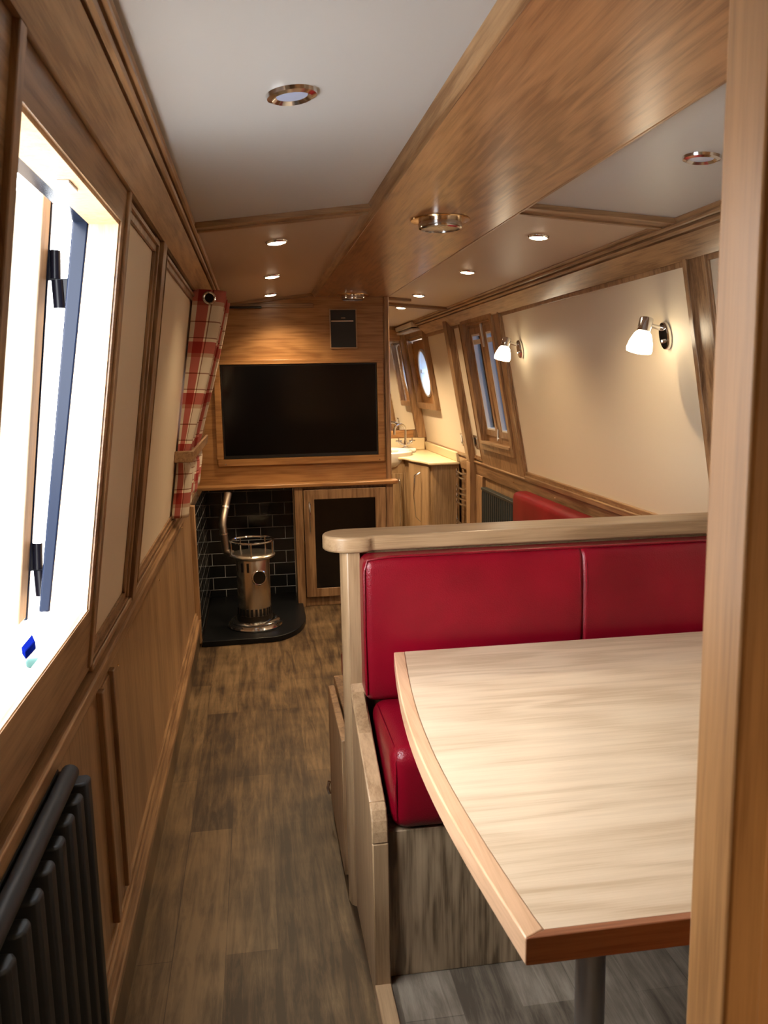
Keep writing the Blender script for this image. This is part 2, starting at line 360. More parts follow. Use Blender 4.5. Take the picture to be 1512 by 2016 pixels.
# lower wall
m = MB().box(-.358, -.350, YB, 4.28, .16, .765); put('lower_panel', m, M['lowpanel'], wl, sm=False)
m = MB().box(-.352, -.346, 1.735, 1.855, .19, .715); m.box(-.352, -.336, 1.712, 1.742, .20, .722); m.box(-.352, -.336, 1.848, 1.878, .20, .722)
put('lower_batten', m, M['oakZ'], wl, bevel=.003)
m = MB().box(-.36, -.325, 4.245, 4.295, .02, .74); put('corner_stile', m, M['oakZ'], wl, bevel=.004)
# dado of the left wall
d1 = struct('trim_1', 'oak dado rail along the hatch side')
m = MB(); m.box(-.365, -.331, YB, 3.95, .752, .782); m.box(-.365, -.340, YB, 3.95, .735, .755); put('dado_rail', m, M['oakY'], d1, bevel=.005)
m = MB(); slab(m, PL, YB, .90, .782, .812, 0, .014); slab(m, PL, 1.67, 3.95, .782, .800, -.004, .016); put('dado_moulding', m, M['oakY'], d1, bevel=.004)
SCRW = lambda c, ax: MB().lathe([(0, .003), (.003, .0025), (.0042, 0)], c, ax, 10)
RX = Matrix.Rotation(PI / 2, 3, 'Y'); RXn = Matrix.Rotation(-PI / 2, 3, 'Y'); RYn = Matrix.Rotation(PI / 2, 3, 'X')   # local z -> +x, -x, -y
for y, z in ((2.86, .69), (1.98, .69), (3.80, .71), (1.36, .69)): put('screw_cap', SCRW((-.350, y, z), RX), M['brass'], d1)
# skirting
b1 = struct('baseboard_left')
m = MB().box(-.36, -.334, YB, 4.28, .0, .125); put('skirting_face', m, M['floor'], b1, sm=False)
m = MB(); m.box(-.36, -.322, YB, 4.26, .125, .150); m.box(-.36, -.336, YB, 4.26, .150, .172); m.box(-.36, -.342, YB, 4.26, .172, .186); put('skirting_cap', m, M['paleY'] if False else M['oakY'], b1, bevel=.004)

# cornice left and right
def along(name, prof, y0, y1, mat, parent, **kw):
    return put(name, MB().prism([(x, y0, z) for x, z in prof], (0, y1 - y0, 0)), mat, parent, **kw)
def pl2(z, off): return (PL(0, z, off)[0], z)
def pr2(z, off): return (PR(0, z, off)[0], z)
c1 = struct('trim_2', 'stepped oak cornice above the hatch')
def cornice(A, B, sgn):
    A, B = Vector(A), Vector(B); d = B - A; n = Vector((-d.y, d.x)).normalized() * -sgn
    hs = [(0, .004), (.03, .010), (.60, .010), (.615, .001), (.65, .001), (.66, .010), (.70, .014), (.75, .013), (.775, .002), (.80, .002), (.81, .010), (.85, .013), (.89, .011), (.905, .003), (.98, .003), (1.0, .0), (1.0, -.03), (0, -.03)]
    return [tuple(A + d * t + n * h) for t, h in hs]
along('cornice_board', cornice(pl2(1.702, .006), (-.146, 1.799), 1), YB, 5.0, M['oakY'], c1, ang=25)
c2 = struct('trim_3', 'stepped oak cornice above the wall lamps')
along('cornice_board', cornice(pr2(1.718, .006), (1.298, 1.826), -1), .6, YE, M['oakY'], c2, ang=25)

# ceiling ----------------------------------------------------------
ce = struct('ceiling')
def ceil_prof(x0, x1, t=.03): return [(x0, zc(x0)), (x1, zc(x1)), (x1, zc(x1) + t), (x0, zc(x0) + t)]
along('ceiling_panel', ceil_prof(-.24, .359), YB, 2.54, M['ceil'], ce, sm=False, label='white ceiling panel on the hatch side')
along('ceiling_panel', ceil_prof(-.24, .359), 2.54, 5.35, M['ceilwarm'], ce, sm=False, label='darker warm-toned ceiling panel ahead of the moulding')
along('ceiling_panel', ceil_prof(.811, 1.42), YB, 2.56, M['ceil'], ce, sm=False, label='white ceiling panel on the dinette side')
along('ceiling_panel', ceil_prof(.811, 1.42), 2.56, YE, M['ceilwarm'], ce, sm=False, label='darker warm-toned ceiling panel over the sofa side')
along('roof', [(-.3, 1.93), (1.5, 1.93), (1.5, 1.96), (-.3, 1.96)], YB, YE, M['oakY'], ce, sm=False)
def cross(y0, y1, x0, x1):
    m = MB()
    for a, b, t in ((y0 + .003, y1 - .003, .010), (y0, y0 + .018, .016), (y1 - .018, y1, .016)):
        m.hexa([(x0, a, zc(x0) - t), (x1, a, zc(x1) - t), (x1, b, zc(x1) - t), (x0, b, zc(x0) - t), (x0, a, zc(x0) + .006), (x1, a, zc(x1) + .006), (x1, b, zc(x1) + .006), (x0, b, zc(x0) + .006)])
    put('cross_moulding', m, M['oakX'], ce, bevel=.002)
cross(2.495, 2.585, -.15, .358); cross(2.505, 2.615, .812, 1.31)
cross(4.97, 5.0, -.15, .358); cross(5.30, 5.35, .815, 1.0); cross(5.62, 5.70, .86, 1.31)

# beam along the middle ----------------------------------------------
bm_ = struct('ceiling_beam', 'wide oak veneered beam along the middle of the ceiling')
along('beam_board', [(.372, 1.836), (.806, 1.836), (.806, 1.90), (.372, 1.90)], YB, YT + .01, M['beam'], bm_, bevel=.002)
along('beam_edge', [(.378, 1.8345), (.366, 1.8345), (.348, 1.853), (.340, 1.868), (.378, 1.88)], YB, YT + .01, M['oakY'], bm_, bevel=.003)
along('beam_edge', [(.800, 1.8345), (.810, 1.8345), (.824, 1.848), (.830, 1.875), (.800, 1.88)], YB, YT + .01, M['oakY'], bm_, bevel=.003)

# right wall -------------------------------------------------------
wr = struct('wall_right')
WY0, WY1, WZ0, WZ1 = 4.90, 5.555, .915, 1.705
QY0, QY1, QZ0, QZ1 = 6.86, 7.56, 1.135, 1.715
m = MB()
for y0, y1 in ((.6, WY0), (WY1, QY0), (QY1, YE)): slab(m, PR, y0, y1, .70, 1.95, -.06, -.006)
for y0, y1, z0, z1 in ((WY0, WY1, WZ0, WZ1), (QY0, QY1, QZ0, QZ1)):
    slab(m, PR, y0, y1, .70, z0, -.06, -.006); slab(m, PR, y0, y1, z1, 1.95, -.06, -.006)
m.box(1.605, 1.68, .6, YE, -.03, .74)
put('wall_lining', m, M['oakY'], wr, sm=False)
for y0, y1 in ((.6, 2.50), (2.62, 4.72), (5.70, 5.90)):
    m = MB(); slab(m, PR, y0, y1, .76, 1.73, -.006, 0); put('cream_panel', m, M['cream'], wr, sm=False, label='smooth cream upper wall panel'); bead(PR, y0 - .01, y1 + .01, .775, 1.722, wr)
m = MB()
slab(m, PR, 6.0, QY0, .76, 1.73, -.006, 0); slab(m, PR, QY1, YE, .76, 1.73, -.006, 0); slab(m, PR, QY0, QY1, .76, QZ0, -.006, 0); slab(m, PR, QY0, QY1, QZ1, 1.73, -.006, 0)
put('cream_panel', m, M['cream'], wr, sm=False, label='cream wall panel in the washroom')
m = MB(); slab(m, PR, 6.0, YE, 1.69, 1.735, 0, .012); slab(m, PR, 6.0, YE, .76, .785, 0, .010); put('panel_moulding', m, M['oakY'], wr, bevel=.002)
m = MB(); slab(m, PR, 2.50, 2.62, .76, 1.745, 0, .008); slab(m, PR, 2.600, 2.626, .76, 1.745, 0, .02); slab(m, PR, 2.494, 2.514, .76, 1.745, 0, .016); put('batten', m, M['oakZ'], wr, bevel=.002)
# oak window board
m = MB()
slab(m, PR, 4.72, WY0, .755, 1.80, -.006, .010); slab(m, PR, WY1, 5.69, .755, 1.80, -.006, .010); slab(m, PR, WY0, WY1, .755, WZ0, -.006, .010); slab(m, PR, WY0, WY1, WZ1, 1.80, -.006, .010)
put('window_board', m, M['oakZ'], wr, sm=False)
m = MB(); slab(m, PR, 4.715, 4.745, .76, 1.79, .006, .022); put('window_stile', m, M['oakZ'], wr, bevel=.003)
# washroom post
m = MB(); slab(m, PR, 5.90, 6.0, .74, 1.835, -.01, .050); m.box(1.53, 1.61, 5.90, 6.0, 0, .745); put('partition_post', m, M['oakZ'], wr, bevel=.004)
m = MB(); m.box(1.598, 1.606, 2.2, 5.9, .0, .66); put('lower_panel', m, M['lowpanel'], wr, sm=False)
m = MB(); m.box(1.575, 1.606, 5.72, 5.90, 0, .655); put('lower_stile', m, M['oakZ'], wr, bevel=.003)
d2 = struct('trim_4', 'oak dado rail along the dinette side')
m = MB(); slab(m, PR, 2.2, 5.90, .652, .742, -.03, .014); slab(m, PR, 6.0, 6.38, .652, .742, -.03, .014); put('dado_rail', m, M['oakY'], d2, bevel=.005)
m = MB(); slab(m, PR, 2.2, 4.72, .742, .775, -.03, .022); slab(m, PR, 2.2, 4.72, .775, .80, -.006, .012); slab(m, PR, 4.72, 5.9, .742, .757, -.03, .022); put('dado_moulding', m, M['oakY'], d2, bevel=.006)
for y, z in ((5.72, .705), (4.98, .705), (4.25, .705), (6.27, .70), (3.55, .705)): put('screw_cap', SCRW(PR(y, z, .013), RXn), M['brass'], d2)

# television bulkhead ------------------------------------------------
wt = struct('wall_back')
m = MB().box(-.36, .80, YT, YT + .04, .745, 1.90); put('veneered_board', m, M['veneer'], wt, sm=False)
m = MB().box(.772, .806, YT - .012, YT + .30, 0, 1.86); put('corner_post', m, M['oakZ'], wt, bevel=.01, seg=4)
m = MB(); m.box(-.36, .80, YT + .04, YT + .30, 1.86, 1.88); m.box(.24, .80, YT + .20, YT + .24, 0, .745); m.box(-.36, .80, YT + .28, YT + .30, 0, 1.88); put('bulkhead_core', m, M['oakZ'], wt, sm=False)
tvx0, tvx1, tvz0, tvz1 = -.193, .724, .905, 1.453
m = MB(); fx0, fx1, fz0, fz1 = -.231, .763, .862, 1.480
for a in ((fx0, fx1, fz0, tvz0 - .002), (fx0, fx1, tvz1 + .002, fz1), (fx0, tvx0 - .003, tvz0 - .002, tvz1 + .002), (tvx1 + .003, fx1, tvz0 - .002, tvz1 + .002)): m.box(a[0], a[1], YT - .016, YT, a[2], a[3])
fr = put('screen_surround', m, M['veneer'], wt, bevel=.003)
for x in (-.186, .732): put('screw_cap', SCRW((x, YT - .016, .874), RYn), M['chrome'], fr)
m = MB().box(-.13, .36, YT - .012, YT, 1.775, 1.80); put('top_moulding', m, M['oakX'], wt, bevel=.003)

tv = thing('television', 'large black flat screen television set into the oak wall', 'television', (.266, YT, .905))
put('bezel', MB().box(tvx0, tvx1, YT - .010, YT - .001, tvz0, tvz1), M['black'], tv, bevel=.002)
put('screen', MB().box(tvx0 + .008, tvx1 - .008, YT - .0115, YT - .009, tvz0 + .020, tvz1 - .008), M['screen'], tv, sm=False)
put('sensor_strip', MB().box(.235, .295, YT - .0125, YT - .009, tvz0 + .007, tvz0 + .012), M['rad'], tv, sm=False)

sp = thing('recessed_unit', 'small black unit with silver strip let into the oak above the television', 'unit', (.532, YT, 1.543))
m = MB()
for a in ((.452, .612, 1.538, 1.544), (.452, .612, 1.760, 1.766), (.452, .458, 1.544, 1.760), (.606, .612, 1.544, 1.760)): m.box(a[0], a[1], YT - .010, YT - .0005, a[2], a[3])
put('frame', m, M['paleX'], sp, bevel=.001)
put('front_panel', MB().box(.458, .606, YT - .006, YT - .0005, 1.544, 1.760), M['black'], sp)
put('strip', MB().box(.460, .592, YT - .012, YT - .006, 1.692, 1.700), M['chrome'], sp)
put('badge', MB().box(.520, .545, YT - .0075, YT - .006, 1.712, 1.716), M['steel'], sp, sm=False)
tag(put('black_strip', MB().box(-.135, .06, YT - .030, YT - .013, 1.770, 1.782), M['black'], bevel=.003, loc=(-.04, YT - .02, 1.77)), 'thin black bar under the ceiling beside the curtain top', 'bar')  # plain black strip across the top of the television wall

# mantel shelf, stove alcove, cabinet ---------------------------------
mp = [(-.355, 4.995), (-.355, 4.895), (.800, 4.895), (.832, 4.915), (.832, 4.995)]
tag(put('mantel_shelf', MB().prism([(x, y, .732) for x, y in mp], (0, 0, .022)), M['veneer'], bevel=.004, loc=(.2, 4.95, .732)), 'thin oak shelf below the television', 'shelf')
al = struct('wall_alcove')
put('back_tiles', MB().box(-.345, .245, 5.16, 5.19, .03, .745), M['tileX'], al, sm=False, label='black brick tiles with grey grout behind the stove')
put('side_tiles', MB().box(-.352, -.323, 4.29, 5.16, .03, .74), M['tileY'], al, sm=False, label='black brick tiles beside the stove')
put('tile_edging', MB().box(.2, .206, 5.02, 5.155, .03, .72), M['chrome'], al, sm=False)
h = [(-.322, 5.155), (-.322, 4.245), (.02, 4.255)] + [(.02 + .215 * math.sin(a), 4.645 - .39 * math.cos(a)) for a in [PI / 2 * i / 10 for i in range(1, 11)]] + [(.235, 4.90), (.207, 4.905), (.207, 5.155)]
tag(put('hearth_slab', MB().prism([(x, y, 0.0) for x, y in h], (0, 0, .03)), M['slate'], bevel=.003, loc=(-.05, 4.6, 0)), 'black slate hearth with a rounded corner under the stove', 'hearth')

SX, SY = -.050, 4.50
st = thing('stove', 'round stainless steel heating stove on the black hearth', 'stove', (SX, SY, .03))
put('base_ring', MB().lathe([(.100, .03), (.146, .03), (.150, .038), (.146, .046), (.132, .050), (.134, .062), (.120, .072), (.085, .074)], (SX, SY, 0), seg=48), M['chrome'], st)
bd = put('body', MB().lathe([(.088, .070), (.090, .075), (.090, .405), (.086, .412)], (SX, SY, 0), seg=48), M['steel'], st)
put('collar', MB().lathe([(.086, .06), (.097, .062), (.097, .10), (.088, .10)], (SX, SY, 0), seg=48), M['hob'], st)
m = MB()
def slot(a, z0, z1, w=.0065, r=.0893):
    c, s_ = math.cos(a), math.sin(a); t = Vector((-s_, c, 0)); n = Vector((c, s_, 0)); o = Vector((SX, SY, 0))
    p = [o + n * q + t * e for q, e in ((r, -w), (r + .0035, -w), (r + .0035, w), (r, w))]
    m.hexa([(q.x, q.y, z0) for q in p] + [(q.x, q.y, z1) for q in p])
for k in range(24): slot(2 * PI * k / 24 + .1, .098, .140)
put('air_slots', m, M['black'], bd, sm=False); m = MB()
for a in (-1.86, -2.24, -2.75):
    m = MB(); slot(a, .345, .395); put('vent_slot', m, M['black'], bd, sm=False)
wa = -1.23; wn = Vector((math.cos(wa), math.sin(wa), 0)); Mw = Vector((0, 0, 1)).rotation_difference(wn).to_matrix()
wp = Vector((SX, SY, .315)) + wn * .0875
wd = put('window_rim', MB().lathe([(.034, .0), (.042, .0), (.043, .008), (.039, .012), (.035, .011), (.035, 0)], wp, Mw, 32), M['chrome'], bd)
put('window_glass', MB().lathe([(.035, .0), (.035, .0085), (0, .0085)], wp, Mw, 24), M['darkglass'], wd)
put('top_plate', MB().lathe([(.088, .405), (.112, .412), (.122, .420), (.124, .428), (.116, .436), (.10, .438), (0, .440)], (SX, SY, 0), seg=48), M['steel'], st)
m = MB().tube([(SX + .116 * math.cos(a), SY + .116 * math.sin(a), .505) for a in [2 * PI * k / 48 for k in range(48)]], .0055, 8, closed=True)
for k in range(5):
    a = 2 * PI * k / 5 - .35; m.tube([(SX + .116 * math.cos(a), SY + .116 * math.sin(a), z) for z in (.43, .505)], .004, 8)
put('pan_rail', m, M['chrome'], st)
fl = [(-.160, 4.545, .425), (-.192, 4.56, .44), (-.196, 4.56, .50), (-.204, 4.57, .585), (-.198, 4.60, .625), (-.172, 4.68, .73), (-.169, 4.685, .745)]
put('flue_pipe', MB().tube(fl, .021, 16), plain('flue_steel', (.30, .25, .205), .32, 1), st)
for p, q in ((fl[2], fl[3]), (fl[4], fl[5])):
    a = Vector(p).lerp(Vector(q), .35); b = Vector(p).lerp(Vector(q), .45); put('flue_collar', MB().tube([a, b], .0235, 16), M['steel'], st)

# TV cabinet below the shelf
cb_ = thing('cabinet', 'oak cabinet with smoked glass door beside the stove', 'cabinet', (.5, 4.92, 0))
m = MB(); m.box(.207, .255, 4.915, 5.19, 0, .732); m.box(.757, .80, 4.915, 5.19, 0, .732); m.box(.255, .757, 4.935, 5.19, 0, .055); m.box(.255, .757, 4.935, 5.19, .715, .732); m.box(.255, .757, 5.17, 5.19, .055, .715); m.box(.255, .757, 4.935, 5.17, .38, .395)
put('carcass', m, M['oakZ'], cb_, bevel=.002)
dr = put('door', (lambda m: (m.box(.260, .322, 4.912, 4.932, .060, .712), m.box(.690, .754, 4.912, 4.932, .060, .712), m.box(.322, .690, 4.912, 4.932, .060, .112), m.box(.322, .690, 4.912, 4.932, .655, .712), m)[-1])(MB()), M['oakZ'], cb_, bevel=.002)
put('door_glass', MB().box(.322, .690, 4.918, 4.926, .112, .655), M['darkglass'], dr, sm=False)
hp = [(.293, 4.912, .640), (.293, 4.890, .625), (.293, 4.884, .56), (.293, 4.890, .47), (.293, 4.912, .45)]
put('door_handle', MB().tube(hp, [.006, .008, .006, .004, .003], 10), M['chrome'], dr, label='slim chrome bow handle')

# left curtain, its rail ----------------------------------------------
top = [(3.335, .004), (3.338, .055), (3.350, .112), (3.385, .122), (3.42, .040), (3.46, .035), (3.50, .125), (3.54, .035), (3.58, .03), (3.63, .125), (3.68, .035), (3.72, .03), (3.78, .13), (3.83, .035), (3.88, .05)]
bar = [(3.315, .004), (3.317, .020), (3.322, .040), (3.345, .048), (3.40, .040), (3.48, .022), (3.56, .040), (3.65, .018), (3.72, .020), (3.80, .045), (3.90, .020), (3.98, .022), (4.07, .045), (4.14, .020), (4.20, .035)]
bot = [(3.335, .004), (3.338, .028), (3.350, .058), (3.39, .066), (3.46, .045), (3.53, .035), (3.60, .060), (3.68, .035), (3.76, .035), (3.84, .065), (3.93, .035), (4.01, .035), (4.09, .06), (4.16, .035), (4.21, .055)]
def crom(K, t):
    n = len(K) - 1; x = t * n; i = min(int(x), n - 1); f = x - i
    p0, p1, p2, p3 = K[max(i - 1, 0)], K[i], K[i + 1], K[min(i + 2, n)]
    return [.5 * ((2 * p1[k]) + (-p0[k] + p2[k]) * f + (2 * p0[k] - 5 * p1[k] + 4 * p2[k] - p3[k]) * f * f + (-p0[k] + 3 * p1[k] - 3 * p2[k] + p3[k]) * f ** 3) for k in (0, 1)]
NU, NV = 170, 60; m = MB(); UV = []
ulen = [0]
for i in range(1, NU + 1):
    a, b = crom(top, (i - 1) / NU), crom(top, i / NU); ulen.append(ulen[-1] + math.hypot(a[0] - b[0], a[1] - b[1]))
for j in range(NV + 1):
    z0 = lerp(1.705, .825, j / NV)
    for i in range(NU + 1):
        t = i / NU; z = z0 + (.045 * smooth((t - .2) / .5) if j > NV * .7 else 0) * smooth((j / NV - .7) / .3) - .012 * smooth(t * 3) * (1 - j / NV)
        A, B_, C_ = crom(top, t), crom(bar, t), crom(bot, t)
        if z0 > 1.08: f = ((1.705 - z0) / .625) ** 1.25; q = [lerp(A[k], B_[k], f) for k in (0, 1)]
        else: f = smooth((1.08 - z0) / .10); q = [lerp(B_[k], C_[k], f) for k in (0, 1)]
        m.v.append(PL(q[0], z, q[1] + .004)); UV.append((ulen[i], 1.705 - z0))
for j in range(NV):
    for i in range(NU): a = j * (NU + 1) + i; m.f.append((a, a + 1, a + NU + 2, a + NU + 1))
cu = thing('curtain', 'red and cream checked curtain gathered beside the television wall', 'curtain', PL(3.6, .83, .05))
o = put('cloth', m, M['plaid'], cu, uv=UV, ang=180)
md = o.modifiers.new('thick', 'SOLIDIFY'); md.thickness = .002
er = Vector((0, -1, .0)); Me = Vector((0, 0, 1)).rotation_difference(er).to_matrix()
pe = Vector(PL(3.337, 1.672, .070))
put('eyelet', MB().lathe([(.015, 0), (.017, .006), (.021, .008), (.025, .005), (.026, 0)], pe, Me, 28), M['chrome'], cu)
put('eyelet_hole', MB().lathe([(0, .003), (.016, .003), (.016, .001)], pe, Me, 20), M['darkglass'], cu, sm=False)
tag(put('curtain_pole', MB().tube([PL(3.36, 1.672, .07), PL(4.9, 1.672, .07)], .009, 12), M['chrome'], loc=PL(4, 1.67, .07)), 'chrome pole threaded through the checked curtain near the ceiling', 'curtain pole')
m = MB(); slab(m, PL, 3.275, 3.300, 1.050, 1.094, 0, .072); slab(m, PL, 3.300, 4.30, 1.050, 1.094, .060, .072)
tag(put('curtain_rail', m, M['oakY'], bevel=.003, loc=PL(3.8, 1.05, .03)), 'oak bar boxed round the lower part of the checked curtain', 'curtain bar')
w4 = struct('window_4')
m = MB(); ring(m, PL, CY0, CY1, CZ0, CZ1, .025, -.05, .004); put('window_frame', m, M['oakZ'], w4, bevel=.002)
m = MB(); slab(m, PL, CY0 + .02, CY1 - .02, CZ0 + .02, CZ1 - .02, -.045, -.041); put('window_glass', m, M['glass'], w4, sm=False)

# side hatch --------------------------------------------------------
w1 = struct('window_1')
def PO(y, z, d):             # hull face outside the lining: the jambs deepen downwards
    x = PL(y, z)[0] - .047 - .016 * (1.645 - z) / .72 - d * (1 - .3 * (1.645 - z) / .72); return (x, y, z)
m = MB()
def lin(y0, y1, z0, z1):
    a = [PL(y, z, .004) for y, z in ((y0, z0), (y1, z0), (y1, z1), (y0, z1))]; b = [PO(y, z, 0) for y, z in ((y0, z0), (y1, z0), (y1, z1), (y0, z1))]
    m.hexa(b + a)
lin(HY0 - .004, HY0 + .006, HZ0 - .06, HZ1 + .004); lin(HY1 - .006, HY1 + .004, HZ0 - .06, HZ1 + .004); lin(HY0 - .004, HY1 + .004, HZ1 - .006, HZ1 + .005)
put('hatch_lining', m, M['linen'], w1, sm=False)
m = MB(); a_ = [PL(y, HZ0 + dz, .006) for y, dz in ((HY0 - .004, -.012), (HY1 + .004, -.012), (HY1 + .004, .004), (HY0 - .004, .004))]
b_ = [(PO(y, HZ0, 0)[0], y, HZ0 + dz) for y, dz in ((HY0 - .004, -.074), (HY1 + .004, -.074), (HY1 + .004, -.058), (HY0 - .004, -.058))]
m.hexa(b_ + a_); put('hatch_sill', m, M['linen'], w1, bevel=.002)
m = MB()
def steel(y0, y1, z0, z1, d0, d1):
    m.hexa([PO(y, z, d1) for y, z in ((y0, z0), (y1, z0), (y1, z1), (y0, z1))] + [PO(y, z, d0) for y, z in ((y0, z0), (y1, z0), (y1, z1), (y0, z1))])
steel(HY1 - .003, HY1 + .03, HZ0 + .002, HZ1 + .004, .0, .030); steel(HY0 - .03, HY0 + .003, HZ0 + .002, HZ1 - .003, 0, .030); steel(HY0, HY1, HZ1 - .002, HZ1 + .02, .0, .030)
put('steel_coaming', m, M['navy'], w1, bevel=.004)
m = MB(); steel(HY0 - .03, HY1 + .03, HZ0 - .14, HZ0 - .076, .0, .010); put('steel_step', m, M['alu'], w1, bevel=.003)
m = MB(); m.box(PL(0, HZ1)[0] - .030, PL(0, HZ1)[0] - .012, 1.27, 1.33, HZ1 - .010, HZ1 - .0065); put('catch_plate', m, M['alu'], w1, bevel=.001)
# the opened leaf
d_ = struct('door_1', 'open hatch door leaf folded out over the pontoon')
def PD(d, y, z): return (-.350 - .138 * (1.69 - z) - d, y, z)
m = MB(); LY = 1.606
m.hexa([PD(.40, LY, .905), PD(0, LY, .905), PD(0, LY + .052, .905), PD(.40, LY + .052, .905), PD(.40, LY, 1.69), PD(0, LY, 1.69), PD(0, LY + .052, 1.69), PD(.40, LY + .052, 1.69)])
lf = put('door_lining', m, M['leafwood'], d_, bevel=.003)
m = MB(); m.hexa([PD(.41, LY + .053, .90), PD(-.002, LY + .053, .90), PD(-.002, LY + .062, .90), PD(.41, LY + .062, .90), PD(.41, LY + .053, 1.70), PD(-.002, LY + .053, 1.70), PD(-.002, LY + .062, 1.70), PD(.41, LY + .062, 1.70)])
put('steel_skin', m, M['navy'], d_, bevel=.002)
for zz in (1.0, 1.545):
    m = MB(); c = Vector(PD(-.018, LY + .058, zz)); m.tube([c + Vector((0, 0, -.052)), c + Vector((0, 0, -.001))], .0115, 14); m.tube([c + Vector((-.003, 0, .001)), c + Vector((0, 0, .052))], .0095, 14)
    m.box(c.x - .022, c.x, c.y - .004, c.y + .004, zz - .002, zz + .05); m.box(c.x, c.x + .022, c.y - .004, c.y + .004, zz - .05, zz + .002)
    put('hinge', m, M['hingeblack'], d_)
# outside
put('ground_outside', MB().box(-9, -.62, -8, 12, .38, .42), M['pontoon'], kind='structure', sm=False)
put('water_ground', MB().box(1.9, 14, -8, 14, .10, .12), plain('canal_water', (.05, .07, .08), .1), kind='structure', sm=False)
tag(put('crate_lid', MB().prism([(-.847, 2.977, .42), (-.849, 3.129, .42), (-.815, 3.035, .42), (-.819, 2.915, .42)], (0, 0, .03)), M['bluecloth'], bevel=.004, loc=(-.83, 3.0, .42)), 'small bright blue slab lying on the pontoon outside the hatch', 'lid')
tag(put('plastic_sheet', rbox((-.765, 2.90, .436), (.030, .085, .016), .012), M['aqua'], loc=(-.765, 2.9, .42)), 'pale aqua bundle on the pontoon beside the blue slab', 'bundle')

# left radiator -------------------------------------------------------
ra = thing('radiator', 'dark grey ribbed radiator below the open hatch', 'radiator', (-.32, .9, .10))
m = MB(); m.box(-.346, -.326, .45, 1.335, .10, .735); put('back_panel', m, M['rad'], ra, bevel=.004)
prof = []; m = MB(); y = 1.335; k = 0
while y > .46:
    (lambda p: m.prism([(x, yy, .105) for x, yy in p], (0, 0, .620)))([(-.326, y), (-.294, y), (-.288, y - .010), (-.290, y - .030), (-.300, y - .036), (-.326, y - .036)]); y -= .062
put('ribs', m, M['rad'], ra, bevel=.004)
put('top_grille', MB().tube([(-.314, 1.30, .746), (-.314, .46, .746)], .014, 14), M['rad'], ra)
put('bracket', MB().box(-.348, -.33, .5, 1.30, .70, .755), M['rad'], ra, bevel=.003)

# dinette ----------------------------------------------------------
PX = .19
dn = thing('dinette_bench', 'oak dinette bench with a rounded end rail and sloping arm panel', 'bench', (.8, 1.85, 0))
put('back_partition', MB().box(.20, 1.59, 1.995, 2.05, 0, .937), M['limeZ'], dn, bevel=.002)
m = MB(); pts = [(PX + .0, 1.972), (.236, 1.972), (.236, 2.055), (PX + .0, 2.055)]
m.prism([(.189, 2.0, 0), (.194, 1.978, 0), (.205, 1.968, 0), (.236, 1.968, 0), (.236, 2.06, 0), (.205, 2.06, 0), (.194, 2.05, 0)], (0, 0, .938)); put('end_post', m, M['limeZ'], dn, bevel=.002)
rc = Vector((.212, 2.025)); rl = []
for i in range(15):
    a = PI * .5 + PI * i / 14; rl.append((rc.x + .062 * math.cos(a), rc.y + .068 * math.sin(a)))
rl += [(.235, 1.957), (.255, 1.960), (.268, 1.972), (1.585, 1.972), (1.585, 2.093)]
put('top_rail', MB().prism([(x, y, .938) for x, y in rl], (0, 0, .038)), M['limeX'], dn, bevel=.006, seg=3)
# sloping arm panel: profile in YZ
ap = [(2.0, 0), (2.0, .63), (1.965, .60), (1.93, .572)] + [(1.645, .462), (1.628, .450), (1.616, .432), (1.610, .41), (1.608, .385)] + [(1.608, 0)]
arm = put('arm_panel', MB().prism([(.206, y, z) for y, z in [(2.0, 0), (2.0, .615), (1.645, .450), (1.620, .40), (1.620, 0)]], (.030, 0, 0)), M['limeZ'], dn, bevel=.002)
def strip(pts):
    m = MB()
    for (a, b) in zip(pts[:-1], pts[1:]):
        m.hexa([(x, y, z) for x, (y, z) in ((.204, a[0]), (.239, a[0]), (.239, a[1]), (.204, a[1]))] + [(x, y, z) for x, (y, z) in ((.204, b[0]), (.239, b[0]), (.239, b[1]), (.204, b[1]))])
    return m
O_ = [(2.0, .632), (1.965, .604), (1.93, .576), (1.645, .462), (1.628, .450), (1.616, .432), (1.610, .41), (1.608, .385)]
I_ = [(2.0, .612), (1.965, .586), (1.93, .560), (1.650, .448), (1.638, .440), (1.629, .426), (1.624, .408), (1.622, .385)]
put('top_strip', strip([((a), (b)) for a, b in zip(O_[:4], I_[:4])]), M['paleY'], arm, bevel=.003, ang=60)
put('corner_strip', strip([((a), (b)) for a, b in zip(O_[3:], I_[3:])]), M['paleY'], arm, bevel=.003, ang=60)
put('front_strip', MB().box(.204, .239, 1.608, 1.622, 0, .385), M['limeZ'], arm, bevel=.003)
put('seat_box', MB().box(.238, 1.59, 1.635, 1.995, .05, .395), M['stripe'], dn, bevel=.002)
sb = put('seat_cushion', rbox((.905, 1.778, .490), (.655, .160, .093), .035, puff=(.008, .012, 0, 0), n=10, groove=()), M['red'], loc=(.905, 1.778, .40))
tag(sb, 'deep red leather seat cushion on the dinette bench', 'cushion')
m = MB().tube([(.260, 1.628, .425), (.259, 1.626, .50), (.261, 1.629, .553), (.266, 1.634, .568), (.262, 1.66, .574), (.260, 1.75, .576), (.260, 1.90, .574)], .0032, 8); m.tube([(.266, 1.634, .568), (.32, 1.627, .573), (.9, 1.625, .575), (1.5, 1.627, .573)], .0032, 8)
put('piping', m, M['red'], sb)
gx = .775
bc = put('back_cushion', rbox((.882, 1.945, .7575), (.648, .048, .1775), .024, extra=((gx - .016, gx - .012, gx - .009, gx - .006, gx - .003, gx, gx + .003, gx + .006, gx + .009, gx + .012, gx + .016), (), ()), puff=(.012, 0, 0, 0), n=10, groove=((gx, .004, .006),)), M['red'], loc=(.882, 1.945, .6))
